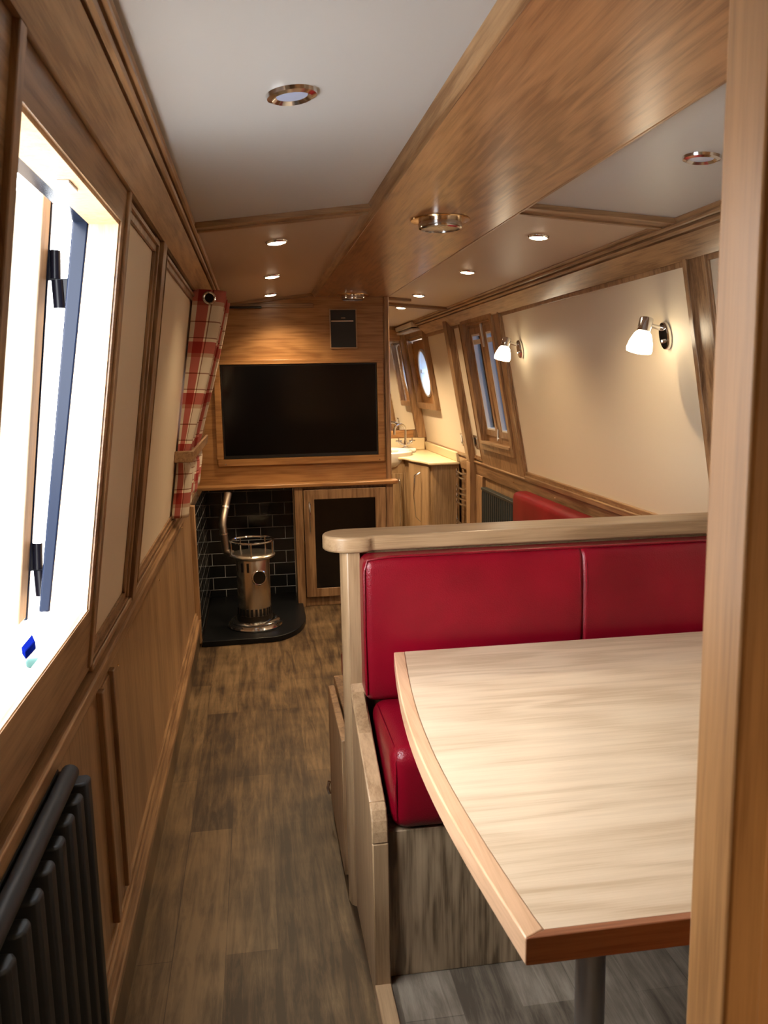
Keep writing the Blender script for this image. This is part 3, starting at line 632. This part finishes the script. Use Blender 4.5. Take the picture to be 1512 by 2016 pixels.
tag(bc, 'long red leather back cushion against the dinette partition', 'cushion')
m = MB()
for dx in (-.009, .009):
    m.tube([(gx + dx, 1.8875 - .0, z) for z in (.66, .75, .85)] + [(gx + dx, 1.893, .90), (gx + dx, 1.903, .922)], .0012, 6)
m.tube([(.237, 1.9, .60), (.236, 1.905, .75), (.237, 1.903, .905), (.245, 1.905, .93), (.30, 1.91, .936), (1.5, 1.91, .936)], .003, 8)
put('stitching', m, M['red'], bc)

# rear bench behind the partition
rb = thing('storage_bench', 'low oak bench with a cupboard flap behind the dinette partition', 'bench', (.5, 2.3, 0))
put('bench_box', MB().box(.215, 1.0, 2.065, 2.60, 0, .40), M['oakZ'], rb, bevel=.003)
fp = [(2.10, .02), (2.45, .10), (2.47, .42), (2.07, .42), (2.07, .02)]
fpn = put('flap', MB().prism([(.186, y, z) for y, z in [(2.065, .03), (2.475, .03), (2.475, .415), (2.065, .415)]], (.022, 0, 0)), M['oakZ'], rb, bevel=.003)
put('catch', MB().tube([(.178, 2.42, .125), (.172, 2.42, .105), (.178, 2.42, .085)], .005, 8), M['chrome'], fpn)
ms = rbox((.62, 2.34, .445), (.38, .26, .045), .02); tag(put('bench_cushion', ms, M['red'], loc=(.62, 2.34, .4)), 'red seat cushion on the storage bench behind the partition', 'cushion')
sc = thing('side_bench', 'bench along the cream wall ahead of the dark radiator', 'bench', (1.3, 4.2, 0))
put('bench_box', MB().box(1.05, 1.55, 2.62, 4.62, 0, .40), M['oakZ'], sc, bevel=.003)
tag(put('side_back_cushion', rbox((1.505, 3.75, .555), (.055, .88, .145), .035, n=8), M['red'], loc=(1.5, 3.75, .4)), 'bright red leather cushion below the dado by the dark radiator', 'cushion')
tag(put('side_seat_cushion', rbox((1.28, 3.62, .445), (.16, .98, .044), .02), M['red'], loc=(1.28, 3.62, .4)), 'red seat cushion along the wall behind the dinette partition', 'cushion')

# near bench at the photographer's side
nb = thing('near_bench', 'bench on the near side of the table backing on the bulkhead', 'bench', (.8, .78, 0))
put('seat_box', MB().box(.44, 1.55, .60, .90, .05, .40), M['stripe'], nb, bevel=.002)
tag(put('near_seat_cushion', rbox((.985, .775, .445), (.545, .155, .045), .025, n=8), M['red'], loc=(.98, .775, .4)), 'red cushion edge just showing under the near end of the table', 'cushion')

# table ------------------------------------------------------------
TZ = .72; TT = .034
edge = [(.278, .826)]
for i in range(1, 24):
    t = i / 24; y = lerp(.826, 1.850, t); x = lerp(.278, .296, t) - .036 * math.sin(PI * t) ; edge.append((x, y))
edge.append((.296, 1.850))
tb = thing('dinette_table', 'pale oak dinette table with a bowed edge on a steel pedestal', 'table', (.8, 1.3, .05))
inner = [(x + .026, y) for x, y in edge]; inner[0] = (edge[0][0] + .026, .826 + .012); inner[-1] = (edge[-1][0] + .026, 1.850)
put('tabletop', MB().prism([(x, y, TZ - TT) for x, y in inner] + [(1.50, 1.850, TZ - TT), (1.50, .838, TZ - TT)], (0, 0, TT)), M['tabletop'], tb, sm=False)
inn = [(edge[0][0] + .026, .838)] + inner[1:]
m = MB().prism([(x, y, TZ - TT - .001) for x, y in edge] + [(x, y, TZ - TT - .001) for x, y in inn[::-1]], (0, 0, TT + .0016))
put('side_lipping', m, M['lipping'], tb, bevel=.0025, seg=3, ang=30)
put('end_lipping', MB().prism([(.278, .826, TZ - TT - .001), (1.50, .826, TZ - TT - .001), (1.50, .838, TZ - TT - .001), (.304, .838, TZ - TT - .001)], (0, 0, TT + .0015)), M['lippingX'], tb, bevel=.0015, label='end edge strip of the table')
for x in (.50, 1.2):
    lg = put('pedestal', MB().lathe([(.024, .062), (.024, TZ - TT - .012)], (x, 1.16, 0), seg=32), M['stainless'], tb)
    put('foot_plate', MB().lathe([(.08, .05), (.08, .056), (.03, .066), (.024, .066)], (x, 1.16, 0), seg=32), M['stainless'], lg)
    put('top_flange', MB().lathe([(.024, TZ - TT - .02), (.06, TZ - TT - .006), (.06, TZ - TT - .001)], (x, 1.16, 0), seg=32), M['stainless'], lg)

# foreground bulkhead -------------------------------------------------
wn_ = struct('wall_near')
put('bulkhead', MB().box(.37, 1.66, .548, .588, 0, 1.90), M['orange'], wn_, sm=False)
put('bulkhead_edge', MB().box(.340, .372, .534, .590, 0, 1.90), M['orange'], wn_, bevel=.004)
# stern end of the cabin, out of view behind
put('wall_stern', MB().box(-.45, 1.7, YB - .04, YB, 0, 1.95), M['oakZ'], kind='structure', sm=False)
put('wall_galley', MB().box(1.62, 1.68, YB, .6, 0, 1.95), M['cream'], kind='structure', sm=False)

# right window --------------------------------------------------------
w2 = struct('window_2')
m = MB(); ring(m, PR, WY0 - .045, WY1 + .045, WZ0 - .05, WZ1 + .05, .05, .008, .026); put('casing', m, M['oakZ'], w2, bevel=.003)
m = MB(); ring(m, PR, WY0 - .002, WY1 + .002, WZ0 - .002, WZ1 + .002, .012, -.065, .010); put('reveal', m, M['oakZ'], w2, sm=False)
m = MB(); slab(m, PR, WY0, WY1, WZ0 - .006, WZ0 + .012, .0, .036); put('window_sill', m, M['paleY'], w2, bevel=.002)
def light(y0, y1):
    m = MB(); ring(m, PR, y0, y1, WZ0 + .05, WZ1 - .03, .040, -.045, -.012); f = put('inner_frame', m, M['oakZ'], w2, bevel=.002)
    m = MB(); ring(m, PR, y0 + .040, y1 - .040, WZ0 + .090, WZ1 - .070, .012, -.050, -.016); put('aluminium_bead', m, M['white'], f)
    m = MB(); slab(m, PR, y0 + .040, y1 - .040, WZ0 + .090, WZ1 - .070, -.042, -.038); put('pane', m, M['glass'], f, sm=False)
    m = MB(); slab(m, PR, y0 + .045, y1 - .045, WZ1 - .135, WZ1 - .105, -.036, -.018); put('vent_block', m, M['white'], f, bevel=.002)
m = MB(); slab(m, PR, WY0, WY1, WZ0 - .002, WZ0 + .055, -.055, -.020); put('bottom_rail', m, M['oakY'], w2, bevel=.002)
m = MB(); slab(m, PR, WY0, WY1, WZ1 - .035, WZ1 + .002, -.055, -.020); put('head_rail', m, M['oakY'], w2, bevel=.002)
light(WY0 + .012, 5.20); light(5.26, WY1 - .012)
m = MB(); slab(m, PR, 5.20, 5.26, WZ0 + .01, WZ1 - .01, -.06, -.018); put('mullion', m, M['oakZ'], w2, bevel=.002)
m = MB(); slab(m, PR, 5.215, 5.24, WZ1 - .16, WZ1 - .015, -.018, -.006); put('stay', m, M['alu'], w2, bevel=.002)
m = MB(); m.tube([PR(5.23, 1.02, -.012), PR(5.225, .965, .0), PR(5.19, .95, .012), PR(5.17, .965, .012)], .005, 8); put('handle', m, M['alu'], w2)

# washroom ----------------------------------------------------------
we = struct('wall_far')
put('end_board', MB().box(-.45, 1.68, YE, YE + .04, 0, 1.95), M['oakZ'], we, sm=False)
m = MB(); z0, z1 = .815, 1.80
m.hexa([PR(YE - .018, z0, .085), PR(YE - .018, z0, -.0), PR(YE, z0, 0), PR(YE, z0, .085), PR(YE - .018, z1, .085), PR(YE - .018, z1, 0), PR(YE, z1, 0), PR(YE, z1, .085)]); put('end_stile', m, M['oakZ'], we, bevel=.003)
m = MB().box(.82, 1.44, YE - .018, YE, .815, .885); m.box(.82, 1.34, YE - .018, YE, 1.70, 1.80); put('end_rail', m, M['veneer'], we, bevel=.003)
m = MB(); m.prism([(.84, YE - .008, .89), (PR(0, .89, .095)[0], YE - .008, .89), (PR(0, 1.695, .095)[0], YE - .008, 1.695), (.84, YE - .008, 1.695)], (0, .006, 0))
tag(put('mirror', m, plain('mirror_silver', (.86, .87, .86), .01, 1), sm=False, loc=(1.1, YE, .89)), 'tall washroom mirror above the basin reflecting the porthole', 'mirror')
w3 = struct('window_3')
m = MB(); ring(m, PR, QY0 - .055, QY1 + .05, QZ0 - .045, QZ1 + .045, .05, -.006, .042); put('box_frame', m, M['oakZ'], w3, bevel=.003)
m = MB(); ring(m, PR, QY0 - .006, QY1 + .006, QZ0 - .006, QZ1 + .006, .010, -.06, .0); put('box_reveal', m, M['veneer'], w3, sm=False)
cy, cz, r0 = (QY0 + QY1) / 2 + .02, 1.40, .205; NS = 48
m = MB(); vs = []; fs = []
for k in range(NS):
    a = 2 * PI * k / NS; c, s_ = math.cos(a), math.sin(a); t = min(.345 / abs(c) if abs(c) > 1e-6 else 9, .285 / abs(s_) if abs(s_) > 1e-6 else 9)
    vs += [PR(cy + r0 * c, cz + r0 * s_, -.012), PR(clamp(cy + t * c, QY0, QY1), clamp(cz + t * s_, QZ0, QZ1), -.012), PR(cy + r0 * c, cz + r0 * s_, -.10)]
for k in range(NS):
    l = (k + 1) % NS; fs += [(3 * k, 3 * l, 3 * l + 1, 3 * k + 1), (3 * k, 3 * k + 2, 3 * l + 2, 3 * l)]
m.add(vs, fs); put('porthole_board', m, M['veneer'], w3, sm=False)
put('porthole_liner', MB().add([q for k in range(NS) for q in (PR(cy + (r0 - .002) * math.cos(2 * PI * k / NS), cz + (r0 - .002) * math.sin(2 * PI * k / NS), -.014), PR(cy + (r0 - .002) * math.cos(2 * PI * k / NS), cz + (r0 - .002) * math.sin(2 * PI * k / NS), -.10))], [(2 * k, 2 * k + 1, (2 * k + 3) % (2 * NS), (2 * k + 2) % (2 * NS)) for k in range(NS)]), M['alu'], w3)
m = MB().tube([PR(cy + .198 * math.cos(2 * PI * k / NS), cz + .198 * math.sin(2 * PI * k / NS), -.010) for k in range(NS)], .012, 10, closed=True); put('porthole_ring', m, M['alu'], w3)
m = MB(); m.box(*(lambda p: (p[0] - .004, p[0] + .03, p[1] - .012, p[1] + .02, p[2] - .016, p[2] + .016))(PR(cy + .18, cz + .02, -.02))); put('porthole_catch', m, M['white'], w3, bevel=.003)
m = MB(); m.add([PR(cy + r0 * math.cos(2 * PI * k / NS), cz + r0 * math.sin(2 * PI * k / NS), -.06) for k in range(NS)], [tuple(range(NS))]); put('porthole_glass', m, M['glass'], w3, sm=False)
sl = thing('strip_light', 'white strip light fixed over the porthole box', 'light', PR(7.2, 1.79, .05))
m = MB(); slab(m, PR, 6.84, 7.60, 1.775, 1.812, .035, .115); put('housing', m, M['white'], sl, bevel=.004)
m = MB(); slab(m, PR, 6.84, 7.60, 1.748, 1.764, .040, .110); put('diffuser', m, M['alu'], sl, bevel=.003)
for y in (6.9, 7.53): put('end_bracket', slab(MB(), PR, y, y + .03, 1.762, 1.777, .0, .10), M['black'], sl, sm=False)

vx = [(1.585, 6.42), (1.36, 6.42), (1.335, 6.435)] + [(lerp(1.335, 1.245, smooth(i / 8)), lerp(6.45, 6.86, i / 8)) for i in range(9)] + [(1.235, 6.90), (1.22, 6.96), (.86, 6.96), (.86, YE - .001), (1.585, YE - .001)]
va = thing('vanity_unit', 'washroom vanity unit with curved front and cream worktop', 'vanity', (1.3, 7.2, 0))
def inset(p, d): return [(x + (d if x < 1.5 else 0), y + (d if y < 7.5 else 0)) for x, y in p]
put('carcass', MB().prism([(x, y, 0) for x, y in inset(vx, .022)], (0, 0, .675)), M['vanity'], va, bevel=.002)
m = MB().prism([(x, y, .676) for x, y in vx], (0, 0, .022)); m.box(.86, 1.55, YE - .016, YE - .001, .698, .812)
m.hexa([(1.562, 6.42, .698), (1.60, 6.42, .698), (1.60, YE - .01, .698), (1.562, YE - .01, .698), (1.548, 6.42, .775), (1.58, 6.42, .775), (1.58, YE - .01, .775), (1.548, YE - .01, .775)])
put('worktop', m, M['worktop'], va, bevel=.006, seg=3)
m = MB()
cdo = [(lerp(1.357, 1.268, smooth(i / 8)), lerp(6.48, 6.86, i / 8)) for i in range(9)]
pp = [(x - .016, y) for x, y in cdo] + [(x, y) for x, y in cdo[::-1]]
dv = put('door', MB().prism([(x, y, .06) for x, y in pp], (0, 0, .60)), M['vanity'], va, bevel=.003)
def bow(x, y, z0, z1, dx, dy): return [(x, y, z1), (x + dx * .8, y + dy * .8, z1 - .02), (x + dx, y + dy, lerp(z0, z1, .55)), (x + dx * .7, y + dy * .7, z0 + .04), (x, y, z0)]
put('door_handle', MB().tube(bow(1.296, 6.60, .20, .60, -.055, -.01), [.008, .009, .006, .005, .004], 10), M['chrome'], dv)
dv2 = put('door', MB().box(.88, 1.22, 6.966, 6.982, .06, .56), M['vanity'], va, bevel=.003)
put('door_handle', MB().tube(bow(1.185, 6.966, .12, .52, 0, -.06), [.008, .009, .006, .005, .004], 10), M['chrome'], dv2)
# basin
bx, by = 1.06, 7.22
ba = thing('basin', 'round white ceramic basin set in the washroom vanity', 'basin', (bx, by, .60))
E2 = Matrix(((1.0, 0, 0), (0, 1.0, 0), (0, 0, 1)))
put('bowl', MB().lathe([(.10, .575), (.20, .580), (.262, .615), (.285, .665), (.290, .730), (.280, .742), (.265, .738), (.245, .70), (.18, .64), (.06, .62), (0, .618)], (bx, by, 0), E2, 48), M['china'], ba)
put('tap_ledge', MB().box(bx - .05, bx + .36, by + .16, by + .36, .70, .735), M['china'], ba, bevel=.012, seg=4)
tx, ty = 1.335, 7.46
ta = thing('tap', 'chrome cross-head basin tap with a swan neck', 'tap', (tx, ty, .735))
put('tap_body', MB().lathe([(.026, .735), (.026, .742), (.016, .75), (.018, .775), (.012, .80), (.010, .82)], (tx, ty, 0), seg=20), M['chrome'], ta)
sw = [(tx, ty, .79), (tx, ty, .90)] + [(tx - .055 + .055 * math.cos(a), ty - .03 + .03 * math.cos(a), .90 + .05 * math.sin(a)) for a in [PI * i / 10 for i in range(1, 11)]] + [(tx - .112, ty - .062, .86)]
put('spout', MB().tube(sw, .011, 12), M['chrome'], ta)
for s_ in (-1, 1):
    c = Vector((tx + s_ * .062, ty, .795)); m = MB().tube([(tx, ty, .765), (tx + s_ * .035, ty, .775), c], .010, 10)
    for a in (0, PI / 2): m.tube([c + Vector((math.cos(a) * .028, 0, math.sin(a) * .028 + .004)), c - Vector((math.cos(a) * .028, 0, math.sin(a) * .028 - .004))], .006, 8)
    put('tap_head', m, M['chrome'], ta)
# towel rail
tr = thing('towel_rail', 'chrome ladder towel rail below the washroom dado', 'towel rail', (1.53, 6.2, .12))
for y in (6.03, 6.36): put('upright', MB().tube([(1.545, y, .12), (1.545, y, .655)], .010, 12), M['chrome'], tr)
for z in (.17, .21, .25, .40, .44, .48, .52, .60, .635): put('rung', MB().tube([(1.545, 6.03, z), (1.522, 6.12, z), (1.522, 6.27, z), (1.545, 6.36, z)], .008, 10), M['chrome'], tr)
for y, z in ((6.03, .64), (6.36, .14)): put('bracket', MB().tube([(1.603, y, z), (1.545, y, z)], .008, 10), M['chrome'], tr)
# dark radiator on the right
r2 = thing('radiator', 'dark green ribbed radiator under the window beside the red cushion', 'radiator', (1.58, 5.2, .08))
put('back_panel', MB().box(1.576, 1.592, 4.80, 5.66, .10, .575), M['rad2'], r2, bevel=.003)
m = MB(); y = 5.66
while y > 4.82: m.prism([(1.577, y, .105), (1.550, y - .012, .105), (1.550, y - .034, .105), (1.577, y - .046, .105)], (0, 0, .465)); y -= .048
put('ribs', m, M['rad2'], r2, bevel=.002)
put('top_rail', MB().box(1.548, 1.592, 4.80, 5.66, .570, .590), M['rad2'], r2, bevel=.004)
put('valve', (lambda m: (m.tube([(1.565, 4.795, .52), (1.565, 4.755, .52)], .014, 12), m.tube([(1.565, 4.77, .52), (1.565, 4.77, .44)], .008, 10), m)[-1])(MB()), M['chrome'], r2)
# switches
def plate(y, z, label, name, white):
    t = thing(name, label, 'switch', PR(y, z, 0))
    m = MB(); slab(m, PR, y - .04, y + .04, z - .042, z + .042, .001, .009); put('plate', m, M['chrome'], t, bevel=.003)
    m = MB(); slab(m, PR, y - .016, y + .016, z - .025, z + .025, .009, .013); put('insert', m, M['white'] if white else M['black'], t, bevel=.002)
plate(6.20, .895, 'chrome socket with a pale insert on the washroom wall', 'wall_socket', True)
plate(5.80, .905, 'chrome switch with a dark insert on the narrow panel by the window', 'wall_switch', False)

# wall lamps ----------------------------------------------------------
ax_ = Vector((.30, .02, 1)).normalized()
def wall_lamp(y, z, label):
    P = Vector(PR(y, z, 0)); t = thing('wall_lamp', label, 'wall lamp', P, 'wall lamps over the seats')
    n = Vector((-1, 0, -TR)).normalized(); Mn = Vector((0, 0, 1)).rotation_difference(n).to_matrix()
    Ms = Mn @ Matrix(((1.0, 0, 0), (0, 1.0, 0), (0, 0, 1)))
    # oval plate: taller than wide
    m = MB(); vs = []; fs = []; NS = 32; prof = [(0.92, .001), (1, .005), (1, .013), (.93, .019), (0.0, .020)]
    tz = Vector((-TR, 0, 1)).normalized(); ty = Vector((0, 1, 0))
    for r, hh in prof:
        for k in range(NS): a = 2 * PI * k / NS; vs.append(P + n * hh + ty * (.032 * r * math.cos(a)) + tz * (.050 * r * math.sin(a)))
    for i in range(len(prof) - 1):
        for k in range(NS): l = (k + 1) % NS; fs.append((i * NS + k, i * NS + l, (i + 1) * NS + l, (i + 1) * NS + k))
    m.add(vs, fs); pl = put('back_plate', m, M['chrome'], t)
    put('switch_knob', MB().lathe([(.007, 0), (.007, .008), (.004, .011), (0, .011)], P + n * .019 - tz * .018, Mn, 14), M['chrome'], pl)
    top = Vector((P.x - .092, P.y - .012, P.z + .038))
    q = P + n * .018 + tz * .026
    put('arm', MB().tube([q, q.lerp(top, .55), top], [.009, .008, .007], 12), M['chrome'], t)
    Ma = Vector((0, 0, 1)).rotation_difference(Vector((.26, .05, 1)).normalized()).to_matrix()
    put('cap', MB().lathe([(.0, .022), (.022, .022), (.024, .018), (.024, -.026), (.022, -.028)], top, Ma, 24), M['chrome'], t)
    put('shade', MB().lathe([(.022, -.026), (.030, -.036), (.040, -.062), (.045, -.088), (.043, -.098), (.034, -.100), (.034, -.099), (0, -.092)], top, Ma, 32), M['shade'], t)
    return t
wall_lamp(2.815, 1.487, 'lit wall lamp with frosted glass shade, nearer the oak batten')
wall_lamp(4.455, 1.503, 'lit wall lamp with frosted glass shade, beside the oak window')

# downlights ----------------------------------------------------------
def downlight(lit):
    t = thing('downlight', 'lit', 'downlight', (0, 0, 0), 'ceiling downlights')
    if lit:
        put('rim', MB().lathe([(.030, .002), (.031, -.006), (.034, -.007), (.038, -.003), (.039, .001)], (0, 0, 0), seg=32), M['chrome'], t)
        put('lens', MB().lathe([(.031, .001), (.031, -.007), (.02, -.010), (0, -.011)], (0, 0, 0), seg=24), M['lamp_on'], t)
    else:
        put('rim', MB().lathe([(.026, .002), (.027, -.004), (.034, -.009), (.042, -.006), (.044, .001)], (0, 0, 0), seg=40), M['chrome'], t)
        put('lens', MB().lathe([(.027, .001), (.027, -.004), (0, -.005)], (0, 0, 0), seg=24), M['lamp_off'], t)
    return t
don = downlight(True); doff = downlight(False)
L1 = [(.096, 2.985, 'first lit downlight past the moulding, between hatch wall and beam'), (.100, 3.93, 'middle lit downlight of the row ahead of the television'), (.108, 4.75, 'lit downlight closest to the television wall'),
      (1.03, 2.985, 'lit downlight just past the moulding above the wall lamps'), (1.018, 3.96, 'second lit downlight beyond the moulding on the dinette side'), (1.0, 5.06, 'lit downlight above the oak window end, before the washroom'), (1.03, 5.86, 'small lit downlight at the washroom ceiling'),
      (.92, 6.95, 'lit downlight in the washroom ceiling above the basin'), (.86, 6.35, 'added unseen lamp in the washroom ceiling just behind the television bulkhead'), (.90, -.20, 'lit downlight behind the foreground bulkhead in the galley')]  # first washroom lamp inferred from end wall glow; second added unseen for brightness
WARM = (1, .74, .45)
for i, (x, y, lb) in enumerate(L1):
    o = don if i == 0 else dup(don, (0, 0, 0)); o.location = (x, y, zc(x)); o['label'] = lb
    sl_ = .115 if x < .5 else -.085; o.rotation_euler = (0, -math.atan(sl_), 0)
    ld = bpy.data.lights.new('downlight_lamp', 'SPOT'); ld.energy = 13 if i == 2 else 42 if i < 6 else (45 if i == 6 else (75 if i == 9 else 210)); ld.color = WARM; ld.spot_size = math.radians(130); ld.spot_blend = 1; ld.shadow_soft_size = .02
    lo = bpy.data.objects.new('bulb', ld); COL.objects.link(lo); lo.parent = o; lo.location = (0, 0, -.012)
for i, (x, y, lb) in enumerate([(.082, 1.485, 'unlit downlight with blue reflection coloured into its lens on the pale ceiling by the hatch'), (1.048, 1.90, 'unlit chrome downlight above the dinette table')]):
    o = doff if i == 0 else dup(doff, (0, 0, 0)); o.location = (x, y, zc(x)); o['label'] = lb
    sl_ = .115 if x < .5 else -.085; o.rotation_euler = (0, -math.atan(sl_), 0)

# ceiling vents on the beam
def vent():
    t = thing('ceiling_vent', 'v', 'vent', (0, 0, 0), 'round vents in the ceiling beam')
    put('flange', MB().lathe([(.064, .0), (.092, -.001), (.091, -.005), (.066, -.008)], seg=40), M['brass'], t)
    put('drum', MB().lathe([(.065, 0), (.068, -.018), (.066, -.028), (.060, -.031), (.060, -.027)], seg=40), M['chrome'], t)
    put('grille', MB().lathe([(.060, -.027), (0, -.0285)], seg=32), M['grille'], t, sm=False)
    return t
v1 = vent(); v1.location = (.588, 2.62, 1.836); v1['label'] = 'round chrome mushroom vent in the beam, the large near one'
dup(v1, (.580, 4.88, 1.836), 'round chrome vent in the beam close to the television wall')

# ------------------------------------------------------------------ light
W = bpy.data.worlds.new('sky'); SC.world = W; W.use_nodes = True; nt = W.node_tree; nt.nodes.clear(); L = nt.links.new
out = nd(nt, 'ShaderNodeOutputWorld'); bg = nd(nt, 'ShaderNodeBackground'); tc = nd(nt, 'ShaderNodeTexCoord'); sx = nd(nt, 'ShaderNodeSeparateXYZ')
L(tc.outputs['Generated'], sx.inputs[0])
r = ramp(nt, [(.0, (1.0, 1.0, 1.0)), (.5, (.90, .95, 1.0)), (.72, (.06, .10, .18)), (1, (.035, .065, .125))])
ma = nd(nt, 'ShaderNodeMath', operation='MULTIPLY_ADD'); ma.inputs[1].default_value = .5; ma.inputs[2].default_value = .5; L(sx.outputs['X'], ma.inputs[0]); L(ma.outputs[0], r.inputs[0])
L(r.outputs[0], bg.inputs[0]); bg.inputs[1].default_value = 24; L(bg.outputs[0], out.inputs[0])

# ------------------------------------------------------------------ camera
F = 1640.0; p, yw, rl_ = [math.radians(a) for a in (9.0099464, 8.57787169, -1.10875507)]
f0 = Vector((math.sin(yw), math.cos(yw), 0)); r0 = Vector((math.cos(yw), -math.sin(yw), 0)); u0 = Vector((0, 0, 1))
fw = f0 * math.cos(p) - u0 * math.sin(p); up = u0 * math.cos(p) + f0 * math.sin(p)
rr = r0 * math.cos(rl_) + up * math.sin(rl_); uu = up * math.cos(rl_) - r0 * math.sin(rl_)
cd = bpy.data.cameras.new('camera'); co = bpy.data.objects.new('camera', cd); COL.objects.link(co)
co.matrix_world = Matrix(((rr.x, uu.x, -fw.x, 0), (rr.y, uu.y, -fw.y, 0), (rr.z, uu.z, -fw.z, 1.35), (0, 0, 0, 1)))
cd.sensor_fit = 'HORIZONTAL'; cd.sensor_width = 36; cd.lens = F / 1512 * 36; cd.clip_start = .02
cd.dof.use_dof = True; cd.dof.focus_distance = 2.6; cd.dof.aperture_fstop = cd.lens / 1000 / .0022
SC.camera = co
vs_ = SC.view_settings; SC.display_settings.display_device = 'sRGB'
vs_.view_transform = 'Standard'; vs_.look = 'None'; vs_.exposure = 0; vs_.gamma = 1; vs_.use_curve_mapping = False
SC.cycles.max_bounces = 10; SC.cycles.diffuse_bounces = 6; SC.cycles.glossy_bounces = 4; SC.cycles.transparent_max_bounces = 12; SC.cycles.caustics_reflective = False; SC.cycles.caustics_refractive = False
SC.cycles.sample_clamp_indirect = 6
